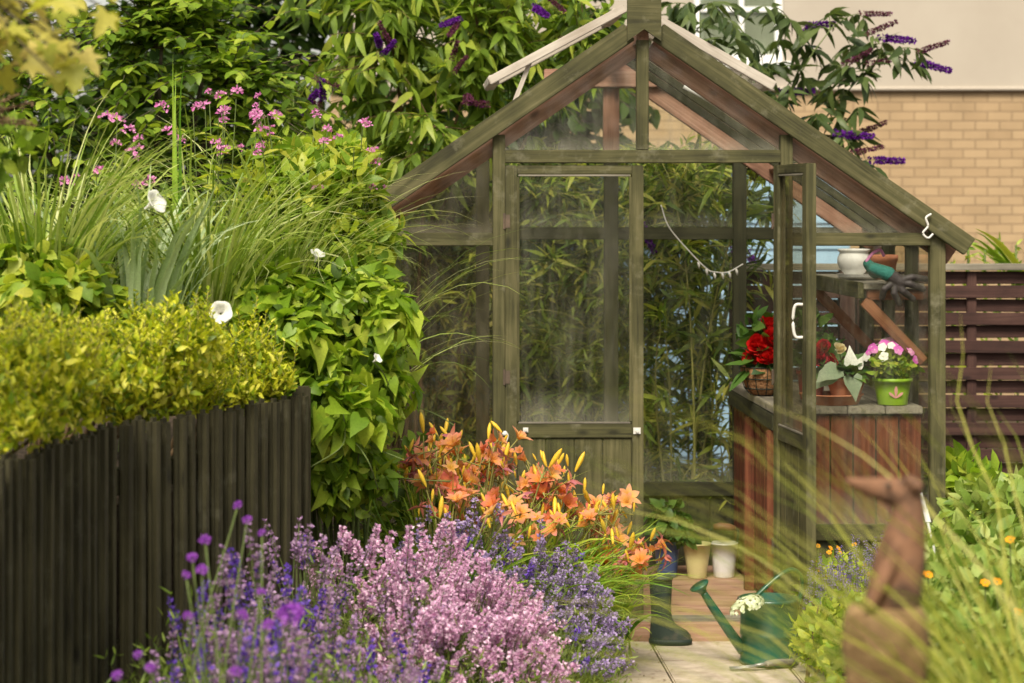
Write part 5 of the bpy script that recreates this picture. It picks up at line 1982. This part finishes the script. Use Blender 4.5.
bush('fern_plant', 'fresh green leafy plant between greenhouse corner and slatted fence', (2.3, 9.2, -.04), [(P(962, 480, 9.2), (.10, .12, .10)), (P(985, 500, 9.1), (.14, .14, .14)), (P(960, 540, 9.1), (.15, .14, .2))], 420, T_OVAL, .09, .05, lf_bind, 603, cat='plant', out=.5, up=.3)
# salvia
for i, (x, y, H, n, lab) in enumerate(((1.50, 8.32, .34, 26, 'violet salvia spikes right beside the watering can'), (1.66, 8.30, .42, 30, 'violet salvia spikes between watering can and animal statue'))):
    lavender('salvia', lab, 'salvias beside the path', (x, y, .02), .12, H, 620 + i, M_salv, n, fol=lf_lime, nfol=260, cat='salvia', up=1.0, low=.55, smin=.7, smax=.95)
r = rng_(625)
yel = thing('loosestrife', 'small yellow flowered plant behind the violet salvia', 'flowering plant', (1.66, 8.6, 0))
m = MB()
for i in range(14):
    p = P(r.uniform(805, 868), r.uniform(540, 580), 8.6 + r.normal() * .05)
    kid('yellow_flower', M_org[i % 2], yel, p, (r.normal() * .4, -.6, .7), r, .6)
    add_tube(m, [p, p * [1, 1, .5] + [.01, .02, 0], np.array([1.66, 8.6, 0])], .002, 4)
part('stem', m, stem_g, yel)
m = MB()
p_, n_ = ell_pts(r, [(P(838, 590, 8.6), (.14, .1, .13))], 320)
m.add(*leafy(r, p_, n_, T_LANCE, .05, .018))
part('foliage', m, lf_lime, yel)

# blurred ornamental grass close to the camera
grass('ornamental_grass', 'blurred ornamental grass arching in from the right edge close to the camera', (1.2, 3.3, -.04), 44, (1.5, 1.9), (.006, .011), (1.3, 1.56), (.9, 2.0), lf_fore, 630, spread=.14, az=(2.2, 4.2), K=16)
grass('ornamental_grass', 'blurred ornamental grass clump filling the bottom right corner', (1.24, 4.0, -.04), 250, (1.2, 1.65), (.006, .012), (1.3, 1.56), (.6, 2.2), lf_fore, 631, spread=.22, az=(1.0, 5.0), K=16)

# petals and crumbs dropped on the paving
r = rng_(640)
n = 170
q = np.stack([r.uniform(.5, 1.5, n), r.uniform(7.9, 8.9, n), np.full(n, .0035)], 1)
q[:n // 2, 0] = r.uniform(.5, .95, n // 2)
m = MB()
m.add(*inst(T_OVAL, q, nrm(np.stack([r.normal(size=n), r.normal(size=n), r.normal(size=n) * .08], 1)), [0, 0, 1.0], r.uniform(.006, .022, n), r.uniform(.004, .010, n), -.15, .15))
o = link('leaf_litter', m.build('leaf_litter', leaf_mat('litter', [(.06, .04, .02), (.16, .10, .05), (.30, .22, .10), (.36, .22, .30)], trans=.1)))
o['kind'] = 'stuff'
# ================================================================== small things
boot_rubber = rough_mat('boot_rubber', [(.018, .030, .022), (.035, .050, .038)], scale=25, rough=.5, bump=.1, stain=((.16, .13, .09), 16, .52, .75, .55))
enamel = rough_mat('green_enamel', [(.008, .065, .038), (.014, .095, .055)], scale=6, rough=.3, bump=.04, spec=.5, stain=((.10, .11, .07), 14, .52, .72, .55), coat=.15)
can_dark = rough_mat('can_shade_dark_parts', [(.01, .02, .015), (.02, .03, .022)], rough=.6)
glaze_blue = rough_mat('blue_glaze', [(.035, .065, .16), (.06, .10, .22)], scale=9, rough=.35, coat=.3)
glaze_cream = rough_mat('cream_glaze', [(.52, .46, .20), (.62, .55, .27)], scale=8, rough=.4, coat=.2, stain=((.26, .22, .11), 18, .55, .76, .5))
glaze_white = rough_mat('white_glaze', [(.62, .61, .58), (.74, .73, .70)], scale=8, rough=.4, coat=.2, stain=((.36, .31, .22), 18, .56, .76, .5))
glaze_red = rough_mat('red_glaze', [(.22, .03, .03), (.32, .05, .045)], scale=9, rough=.4, coat=.2)
terracotta = rough_mat('terracotta', [(.36, .13, .065), (.46, .18, .095), (.54, .24, .14)], scale=16, rough=.8, bump=.2)
lime_plastic = rough_mat('lime_plastic', [(.20, .36, .02), (.28, .46, .03)], scale=5, rough=.35)
coir = rough_mat('coir', [(.16, .07, .03), (.32, .16, .07), (.44, .25, .12)], scale=90, rough=.95, bump=1, dist=.01)
glove_teal = rough_mat('glove_knit', [(.015, .09, .07), (.03, .14, .11)], scale=120, rough=.9, bump=.5)
glove_dark = rough_mat('glove_rubber', [(.022, .018, .016), (.05, .042, .038)], scale=60, rough=.6, bump=.5)
statue_m = rough_mat('statue_clay', [(.085, .042, .022), (.23, .115, .062), (.38, .225, .135)], scale=14, rough=.85, bump=.6, dist=.006, stain=((.035, .018, .012), 14, .46, .60, .85))
post_m = wood_mat('stump_wood', (.10, .06, .025), (.21, .13, .055), (.34, .23, .11))
stone_m = rough_mat('dark_stone', [(.05, .045, .04), (.10, .09, .08)], scale=30, rough=.8)
handle_wood = rough_mat('handle_wood', [(.12, .05, .025), (.22, .10, .05)], scale=25, rough=.5)
plastic_white = rough_mat('plastic_white', [(.70, .70, .66), (.78, .78, .74)], rough=.4)


def pot_profile(r0, r1, h, lip=.006, t=.005):
    return [(0, 0.002), (r0 * .96, 0), (r0, .004), (r0 + (r1 - r0) * .5, h * .5), (r1, h - lip), (r1 + lip * .4, h - lip), (r1 + lip * .4, h), (r1 - t, h), (r1 - t * 1.2, h - .012), (r0 + (r1 - r0) * .6, h * .72), (0, h * .72)]


# wellington boot on the paving
c = P(661, 640, 8.86)
c[2] = 0
BT = thing('wellington_boot', 'dark green rubber wellington boot standing on the paving by the step', 'boot', tuple(c))
m = MB()
n = 22
th = np.linspace(0, 2 * np.pi, n, endpoint=False)
rows = [(.000, -.042, .112, .037), (.006, -.046, .118, .041), (.020, -.047, .119, .041), (.0215, -.043, .114, .037), (.035, -.043, .112, .037), (.050, -.042, .100, .036), (.062, -.041, .080, .035), (.076, -.040, .056, .034), (.095, -.038, .043, .034), (.13, -.038, .038, .036),
        (.18, -.041, .040, .039), (.22, -.043, .042, .041), (.246, -.043, .043, .042), (.247, -.046, .046, .045), (.258, -.046, .046, .045), (.2585, -.041, .041, .040), (.20, -.038, .037, .036)]
Vs = []
for z, x0, x1, wy in rows:
    cxx, rx = (x0 + x1) / 2, (x1 - x0) / 2
    e = 1.0 if z > .06 else .8
    cs, sn = np.cos(th), np.sin(th)
    Vs.append(np.stack([c[0] + cxx + rx * np.sign(cs) * np.abs(cs) ** e, c[1] + wy * np.sign(sn) * np.abs(sn) ** e * np.where(cs > .3, 1.08, 1), np.full(n, c[2] + z)], -1))
V = np.concatenate(Vs)
i = np.arange(n)
j = (i + 1) % n
F = np.concatenate([np.stack([k * n + i, k * n + j, (k + 1) * n + j, (k + 1) * n + i], 1) for k in range(3, len(rows) - 1)])
F2 = np.concatenate([np.stack([k * n + i, k * n + j, (k + 1) * n + j, (k + 1) * n + i], 1) for k in range(0, 3)])
m.add(V, F)
part('shaft', m, boot_rubber, BT)
m = MB()
m.add(V[:4 * n], F2)
part('sole', m, can_dark, BT)

# watering can
c = P(769, 664, 8.5)
c[2] = 0.002
WC = thing('watering_can', 'green metal watering can with a long spout on the paving', 'watering can', tuple(c))
m = MB()
lathe(m, [(0, .004), (.103, 0), (.107, .004), (.107, .012), (.104, .016), (.104, .10), (.106, .104), (.106, .110), (.104, .114), (.103, .222), (.107, .226), (.107, .236), (.101, .236), (.100, .05), (0, .05)], c, 40)
part('body', m, enamel, WC)
m = MB()
lathe(m, [(0, .19), (.099, .19), (.099, .188), (0, .188)], c, 24)  # flat dark disc paints the shade inside the open can
part('shade_disc', m, can_dark, WC)
m = MB()
sp = smooth_path([c + [-.095, -.01, .045], c + [-.15, -.03, .12], c + [-.215, -.05, .215], c + [-.245, -.06, .262]], 8)
add_tube(m, sp, np.linspace(.021, .0125, len(sp)), 14)
part('spout', m, enamel, WC)
m = MB()
ax = nrm(np.array([-.45, -.1, .75]))
q0 = sp[-1]
add_tube(m, [q0, q0 + ax * .012, q0 + ax * .03, q0 + ax * .034], [.0125, .018, .037, .037], 20)
part('rose', m, enamel, WC)
m = MB()
hp = smooth_path([c + [-.075, -.055, .205], c + [-.06, -.055, .235], c + [0, -.045, .29], c + [.05, -.03, .325], c + [.085, -.01, .332], c + [.112, .015, .31], c + [.118, .03, .26], c + [.10, .03, .20]], 8)
tan = nrm(np.gradient(hp, axis=0))
sd = nrm(np.cross(tan, [0, 0, 1.0]) * [0, 1, 0] + [0, -1, 0])
up_ = nrm(np.cross(sd, tan))
V = np.concatenate([hp + sd * .014, hp - sd * .014, hp - sd * .014 + up_ * .012, hp + sd * .014 + up_ * .012])
k = len(hp)
F = []
for a in range(k - 1):
    for s_ in range(4):
        b0, b1 = s_ * k, ((s_ + 1) % 4) * k
        F.append((b0 + a, b0 + a + 1, b1 + a + 1, b1 + a))
m.add(V, F)
part('handle', m, enamel, WC)

# green-white flower head lying on the can
r = rng_(700)
c2 = P(747, 603, 8.36)
HY = thing('hydrangea_head', 'greenish white hydrangea flower head resting on the rim of the watering can', 'flower head', tuple(c2))
m = MB()
n = 230
u = nrm(r.normal(size=(n, 3)))
u[:, 2] = np.abs(u[:, 2])
p = c2 + u * np.array([.062, .05, .045]) * r.uniform(.9, 1.02, (n, 1)) + np.stack([0 * u[:, 0], 0 * u[:, 0], u[:, 0] * .02], 1) - [0, 0, .02]
for k4 in range(4):
    a = k4 * 1.5708
    t1 = nrm(np.cross(u, [0.1, .2, 1.0]))
    t2 = np.cross(u, t1)
    d = t1 * math.cos(a) + t2 * math.sin(a) + u * .25
    m.add(*inst(T_ROUND, p, d, u, r.uniform(.006, .0085, n), .0075, .15, .1))
part('petals', m, pt_greenwhite, HY)
m = MB()
add_tube(m, [c2 + [.0, 0, -.02], c2 + [.04, .04, -.005], c2 + [.07, .08, -.02]], .003, 6)
part('stem', m, stem_g, HY)

# hand fork on the paving
c = P(755, 668, 8.36)
FK = thing('hand_fork', 'small grey hand fork lying on the paving in front of the watering can', 'garden tool', (c[0], c[1], .012))
m = MB()
for dy in (-.014, 0, .014):
    add_tube(m, [(c[0] - .09, c[1] + dy, .008), (c[0] - .03, c[1] + dy, .012), (c[0] + .01, c[1] + dy * .5, .018)], .0035, 6)
add_tube(m, [(c[0] + .0, c[1], .018), (c[0] + .045, c[1] + .01, .022)], .006, 8)
part('tines', m, steel, FK)
m = MB()
add_tube(m, smooth_path([(c[0] + .04, c[1] + .01, .02), (c[0] + .08, c[1] + .025, .024), (c[0] + .15, c[1] + .05, .022)], 5), .0115, 10)
part('handle', m, grey_wood, FK)

# dark stone by the bench leg
c = P(743, 588, 9.35)
m = MB()
lathe(m, [(0, -.022), (.016, -.017), (.024, 0), (.019, .015), (0, .022)], (0, 0, 0), 16, sx=1.1, sy=.8)
o = link('stone', m.build('stone', stone_m), None, (c[0], c[1], .083))
tag(o, 'small dark stone on the greenhouse floor at the foot of the bench', 'stone')

# pots on the greenhouse floor
FZ = .0605


def floorpot(label, px, Y, r0, r1, h, mat, name='flower_pot'):
    c = P(px, 577, Y)
    c[2] = FZ
    root = thing(name, label, 'flower pot', tuple(c))
    m = MB()
    lathe(m, pot_profile(r0, r1, h), c, 36)
    part('pot', m, mat, root)
    m = MB()
    lathe(m, [(0, h * .80), (r0 + (r1 - r0) * .8 - .006, h * .80)], c, 24)
    part('soil', m, soil, root)
    return root, c


Yp = 10.08
bp, c = floorpot('blue glazed pot of dark leafy basil on the greenhouse floor', 667, Yp, .042, .056, .155, glaze_blue, 'potted_plant')
r = rng_(710)
m = MB()
p_, n_ = ell_pts(r, lumpy(r, [(c + [.01, 0, .24], (.085, .07, .085)), (c + [.07, -.03, .20], (.045, .05, .045))], 8, .45), 330)
m.add(*leafy(r, p_, n_, T_OVAL, .05, .034, lf_pot and .6, .1, .5, .4))
part('foliage', m, lf_pot, bp)
m = MB()
for k in range(6):
    add_tube(m, smooth_path([c + [0, 0, .10], c + [r.normal() * .02, r.normal() * .02, .17], p_[r.integers(len(p_))]], 5), .003, 5)
part('stem', m, stem_g, bp)
floorpot('rounded cream glazed pot between the blue pot and the white pot', 697, Yp - .03, .040, .060, .150, glaze_cream)
wp, c = floorpot('white tapering pot on the greenhouse floor, right of the cream pot', 724, Yp, .045, .058, .148, glaze_white)
HT = thing('hand_rake', 'hand tool with a brown wooden grip sticking out of the white pot', 'garden tool', tuple(c + [0, 0, .13]))
m = MB()
add_tube(m, [c + [-.045, 0, .213], c + [-.02, 0, .216], c + [.02, 0, .212], c + [.05, 0, .206]], [.012, .017, .017, .012], 12)
part('grip', m, handle_wood, HT)
m = MB()
for s in (-1, 1):
    add_tube(m, smooth_path([c + [s * .05, 0, .207], c + [s * .062, .0, .19], c + [s * .052, 0, .13], c + [s * .02, 0, .06]], 5), .006, 8)
part('frame', m, can_dark, HT)

# ---- things on the bench
BT_ = BZ + .0005
c = np.array([1.475, 9.62, BT_])
r = rng_(720)
BK = thing('hanging_basket', 'coir basket with bright red begonias on the bench behind the open door', 'plant basket', tuple(c))
m = MB()
lathe(m, [(0, 0), (.05, .004), (.075, .03), (.092, .08), (.098, .115), (.090, .117), (.08, .09), (0, .085)], c, 30)
part('liner', m, coir, BK)
m = MB()
for zz, rr in ((.118, .101), (.07, .093), (.03, .079)):
    a = np.linspace(0, 6.2832, 33)
    add_tube(m, np.stack([c[0] + rr * np.cos(a), c[1] + rr * np.sin(a), c[2] + zz + 0 * a], 1), .0022, 5, cap=False)
for a in np.linspace(0, 6.2832, 12, endpoint=False):
    pr = [(.054, .002), (.079, .03), (.095, .08), (.101, .118)]
    add_tube(m, [(c[0] + q * math.cos(a), c[1] + q * math.sin(a), c[2] + z) for q, z in pr], .0018, 5)
part('wire_frame', m, can_dark, BK)
M_red = [double_flower_mesh('red_bloom', rng_(721 + i), .048, pt_red) for i in range(3)]
M_crm = [double_flower_mesh('crimson_bloom', rng_(725 + i), .036, pt_crim) for i in range(2)]
for i, (dx, dy, dz, s) in enumerate(((-.03, -.06, .20, 1.15), (.02, -.07, .23, 1.2), (-.005, -.085, .16, 1.0), (.045, -.06, .17, 1.1), (.02, -.02, .28, 1.0), (-.055, -.03, .15, .85))):
    kid('flower', M_red[i % 3], BK, c + [dx, dy, dz], (dx * 6, -.8, .5), r, s)
m = MB()
p_, n_ = ell_pts(r, [(c + [0, 0, .16], (.10, .09, .08)), (c + [-.02, .02, .26], (.07, .07, .07))], 120)
m.add(*leafy(r, p_, n_, T_OVAL, .075, .042))
m.add(*inst(T_OVAL, np.array([c + [-.06, -.05, .11], c + [-.05, -.06, .13], c + [-.05, -.03, .16]]), nrm(np.array([[-.8, -.3, -.55], [-.9, -.1, .15], [-.9, 0, .3]])), [0, -.4, 1.0], [.13, .12, .10], [.05, .045, .04], .2, .15))
part('foliage', m, lf_pot, BK)
BK.location = BK.location

# terracotta tray
c = np.array([1.68, 9.22, BT_])
TR = thing('plant_tray', 'shallow terracotta coloured saucer under the pots on the bench', 'plant saucer', tuple(c))
m = MB()
lathe(m, [(0, .004), (.105, 0), (.120, .036), (.126, .036), (.126, .040), (.117, .040), (.102, .008), (0, .008)], c, 40)
part('dish', m, terracotta, TR)


def bench_pot(label, x, y, z, r0, r1, h, mat, name='potted_plant'):
    c = np.array([x, y, z])
    root = thing(name, label, 'potted plant', tuple(c))
    m = MB()
    lathe(m, pot_profile(r0, r1, h, lip=.014), c, 36)
    part('pot', m, mat, root)
    m = MB()
    lathe(m, [(0, h * .85), (r1 - .012, h * .85)], c, 24)
    part('soil', m, soil, root)
    return root, c


r = rng_(730)
q, c = bench_pot('terracotta pot with big pale leaves and a cream bloom on the saucer', 1.735, 9.21, BT_ + .009, .052, .075, .095, terracotta)
m = MB()
n = 26
a = r.uniform(0, 6.28, n)
d = np.stack([np.cos(a), np.sin(a) * .8 - .2, r.uniform(.0, 1.3, n)], 1)
m.add(*inst(T_HEART, c + [0, 0, .10] + nrm(d) * .045 * r.uniform(.4, 1.3, (n, 1)), nrm(d), nrm(np.stack([np.cos(a) * .3, -.5 + 0 * a, np.ones(n)], 1)), r.uniform(.055, .085, n), r.uniform(.05, .07, n), .35, .15))
part('foliage', m, lf_pot, q)
m = MB()
m.add(*inst(T_HEART, c + np.array([[-.05, -.07, .13], [-.07, -.05, .11], [.01, -.085, .10]]), nrm(np.array([[-.7, -.3, -.3], [-.8, -.2, -.6], [.1, -.4, -.9]])), [0, -.7, .6], [.10, .09, .095], [.085, .08, .075], .2, .1))
part('pale_leaf', m, lf_grey, q)
m = MB()
m.add(*inst(T_HEART, c + np.array([[.01, -.04, .15], [.04, -.03, .14]]), nrm(np.array([[.05, 0, 1.0], [.5, 0, .8]])), [0.1, -.9, .3], [.072, .05], [.055, .04], .35, .25))
part('white_leaf', m, pt_white, q)
kid('cream_bloom', double_flower_mesh('cream_bloom', rng_(735), .028, pt_cream, 30), q, c + [-.035, -.04, .205], (0, -.8, .6), r)
kid('crimson_bloom', M_crm[0], q, c + [-.085, .0, .215], (-.2, -.9, .5), r, .85)
m = MB()
for e_ in ((-.035, -.04, .2), (-.085, 0, .21), (.01, -.04, .15), (.04, -.03, .14), (-.05, -.07, .13)):
    add_tube(m, smooth_path([c + [0, 0, .08], c + np.array(e_) * [.4, .4, .7], c + np.array(e_)], 5), .0025, 5)
part('stalk', m, stem_g, q)

q, c = bench_pot('dark red glazed pot with crimson blooms behind the open door edge', 1.615, 9.30, BT_ + .009, .045, .055, .115, glaze_red)
m = MB()
p_, n_ = ell_pts(r, [(c + [0.02, 0, .17], (.08, .07, .08)), (c + [0, .03, .28], (.07, .06, .07))], 120)
m.add(*leafy(r, p_, n_, T_OVAL, .06, .035))
part('foliage', m, lf_pot, q)
for dx, dy, dz, s in ((.02, -.08, .165, 1.25), (.055, -.07, .15, 1.1), (-.01, -.07, .19, 1.0)):
    kid('crimson_bloom', M_crm[1], q, c + [dx, dy, dz], (0, -.9, .5), r, s)

q, c = bench_pot('lime green plastic pot of pink and magenta impatiens at the bench end', 1.91, 9.17, BT_, .058, .072, .105, lime_plastic)
m = MB()
p_, n_ = ell_pts(r, lumpy(r, [(c + [0, 0, .15], (.10, .08, .07))], 8, .4), 420)
m.add(*leafy(r, p_, n_, T_OVAL, .032, .02))
part('foliage', m, lf_lime, q)
M_imp = [open_flower_mesh('impatiens', rng_(740 + i), .022, mt, 5, .95, .15, eye=pt_white, eye_r=.14) for i, mt in enumerate((pt_magenta, pt_magenta, pt_rose, pt_white))]
for i in range(40):
    a = r.uniform(0, 6.28)
    e_ = r.uniform(.1, 1.3)
    u = np.array([math.cos(a) * math.cos(e_), math.sin(a) * math.cos(e_), math.sin(e_)])
    kid('flower', M_imp[r.integers(4)], q, c + [0, 0, .17] + u * [.105, .09, .085], u + [0, -.5, .1], r, r.uniform(.7, 1.05))
# printed flower mark on the pot
mk = MB()
mk.add(*inst(T_PETAL, np.array([c + [0, -.0645, .03], c + [0, -.0645, .03], c + [0, -.0645, .03]]), nrm(np.array([[0, -.12, 1], [.75, -.1, .6], [-.75, -.1, .6]])), [0, -1.0, 0], [.048, .036, .036], [.013, .011, .011], .0, 0))
mk_m = rough_mat('pot_print', [(.55, .22, .22), (.62, .32, .28)], rough=.4)
part('printed_mark', mk, mk_m, q)

# ---- things on the shelf
SZ = 1.3565
c = np.array([1.85, 9.55, SZ])
m = MB()
SV = thing('saucer', 'stack of white saucers under the white pot on the upper shelf', 'saucers', tuple(c))
m = MB()
for k in range(3):
    lathe(m, [(0, .001 + k * .006), (.06, k * .006), (.085, .012 + k * .006), (.087, .013 + k * .006), (.06, .004 + k * .006), (0, .004 + k * .006)], c, 32)
part('dish', m, glaze_white, SV)
c = c + [-.02, -.01, .019]
WPt = thing('white_pot', 'white rounded planter with a lip on the upper shelf', 'flower pot', tuple(c))
m = MB()
lathe(m, [(0, .0), (.034, 0), (.038, .004), (.058, .028), (.067, .052), (.066, .072), (.058, .088), (.057, .093), (.064, .099), (.066, .107), (.061, .108), (.053, .092), (.05, .05), (0, .02)], c, 40)
part('pot', m, glaze_white, WPt)
c = np.array([1.96, 9.62, SZ])
m = MB()
lathe(m, [(0, .0), (.05, 0), (.062, .075), (.066, .075), (.066, .10), (.058, .10), (.05, .02), (0, .02)], c - c, 32)
o = link('terracotta_pot', m.build('terracotta_pot', terracotta), None, tuple(c))
tag(o, 'small terracotta pot behind the glove on the upper shelf', 'flower pot')


def fused(name, blobs, mat, root, voxel, smooth=6):
    """capsules (p0, r0, p1, r1) fused into one skin"""
    m = MB()
    for p0, r0, p1, r1 in blobs:
        p0, p1 = np.asarray(p0, float), np.asarray(p1, float)
        k = 9
        ax = p1 - p0
        L_ = np.linalg.norm(ax) + 1e-9
        ax = ax / L_
        pts, rad = [], []
        for a in np.linspace(-1.45, 0, 5):
            pts.append(p0 + ax * r0 * math.sin(a))
            rad.append(r0 * math.cos(a))
        for a in np.linspace(0, 1.45, 5):
            pts.append(p1 + ax * r1 * math.sin(a))
            rad.append(r1 * math.cos(a))
        add_tube(m, pts, rad, 14)
    W = np.array(root.location)
    o = link(name, m.build(name, mat, True, origin=W), root)
    md = o.modifiers.new('fuse', 'REMESH')
    md.mode = 'VOXEL'
    md.voxel_size = voxel
    md.use_smooth_shade = True
    s = o.modifiers.new('soft', 'SMOOTH')
    s.factor = .5
    s.iterations = smooth
    return o


# glove lying over the front of the shelf
GL = thing('garden_glove', 'teal garden glove with dark rubber fingers draped over the upper shelf', 'glove', tuple(P(890, 275, 9.05)))
g = lambda px, py, y=0.: P(px, py, 9.05 + y)
fused('cuff', [(g(872, 268), .024, g(888, 274), .030), (g(868, 264), .020, g(875, 272, .02), .026)], glove_teal, GL, .003)
bl = [(g(889, 275), .028, g(900, 282), .027)]
for tip, kn, rr in (((926, 279), (912, 277), .0105), ((923, 289), (910, 284), .011), ((913, 299), (903, 291), .011), ((899, 303), (894, 293), .0105), ((882, 298), (884, 289), .0105)):
    bl += [(g(896, 281, -.005), .014, g(*kn, -.012), rr * 1.3), (g(*kn, -.012), rr * 1.3, g(*tip, .004), rr * 1.1)]
fused('fingers', bl, glove_dark, GL, .0028, 4)
m = MB()
add_tube(m, smooth_path([g(866, 262, -.01), g(872, 254, -.01), g(880, 250, 0), g(884, 256, .01)], 5), .006, 8)
part('cuff_band', m, pt_rose, GL)

# animal statue on its stump, blurred
Ys = 3.7
q = lambda px, py, y=0.: P(px, py, Ys + y)
c = q(885, 606)
ST = thing('animal_statue', 'brown weathered animal statue with a long pointed snout facing left', 'statue', tuple(c))
k = Ys / F0
fused('body', [(q(849, 481), 4.5 * k, q(866, 486), 9 * k), (q(866, 486), 9 * k, q(890, 491), 14 * k), (q(890, 491), 14 * k, q(906, 494), 16 * k),
               (q(908, 500), 16 * k, q(907, 525), 18 * k), (q(907, 525), 19 * k, q(900, 560), 26 * k), (q(900, 560), 26 * k, q(892, 604), 28 * k),
               (q(896, 548, -.025), 9 * k, q(880, 585, -.05), 8 * k), (q(880, 585, -.05), 8 * k, q(870, 605, -.05), 7 * k), (q(915, 555, .03), 10 * k, q(905, 600, .03), 10 * k),
               (q(908, 478, -.022), 5 * k, q(917, 486, -.03), 7 * k), (q(908, 478, .022), 5 * k, q(917, 486, .03), 7 * k)], statue_m, ST, .0045, 5)
m = MB()
for s in (-1,):
    e_ = q(889, 485, -.027)
    lathe(m, [(0, -.004), (.0035, -.002), (.004, 0), (.0035, .002), (0, .004)], e_, 10)
part('eye', m, can_dark, ST)
c = q(886, 606)
SP_ = thing('tree_stump', 'weathered wooden stump that carries the animal statue', 'stump', (c[0], c[1], -.045))
n = 30
m = MB()
H_ = c[2] + .045
lathe(m, [(0, 0), (.095, 0)] + [(.084 - .020 * k_ / 24 + .004 * math.sin(k_ * 1.7), H_ * (.02 + .965 * k_ / 24)) for k_ in range(25)] + [(.056, H_), (.03, H_ + .004), (0, H_ + .002)], (c[0], c[1], -.045), 40)
rs = rng_(790)
for V_ in m.V:
    an = np.arctan2(V_[:, 1] - c[1], V_[:, 0] - c[0])
    rad = np.hypot(V_[:, 0] - c[0], V_[:, 1] - c[1])
    f_ = 1 + .05 * np.sin(an * 3 + V_[:, 2] * 4) + .03 * np.sin(an * 9 + V_[:, 2] * 9) + rs.normal(size=len(V_)) * .012
    V_[:, 0] = c[0] + (V_[:, 0] - c[0]) * f_
    V_[:, 1] = c[1] + (V_[:, 1] - c[1]) * f_
part('trunk', m, post_m, SP_)

# plant label
p0, p1 = P(921, 494, 6.6), P(928, 522, 6.6)
m = MB()
V = [p0 + [-.004, 0, 0], p0 + [.004, 0, .004], p1 + [.009, 0, 0], p1 + [-.006, 0, 0]]
foot = P(940, 575, 6.6)
V2 = [v + np.array([0, .002, 0]) for v in V]
m.add(np.array(V + V2), [(0, 1, 2, 3), (7, 6, 5, 4), (0, 4, 5, 1), (1, 5, 6, 2), (2, 6, 7, 3), (3, 7, 4, 0)])
add_tube(m, [p1 - [0, 0, .003], p1 + (foot - p1) * .5, (foot[0], foot[1], 0.02)], .003, 5)
o = link('plant_label', m.build('plant_label', plastic_white, False))
tag(o, 'slim white plant label stuck in the border behind the animal statue', 'plant label')
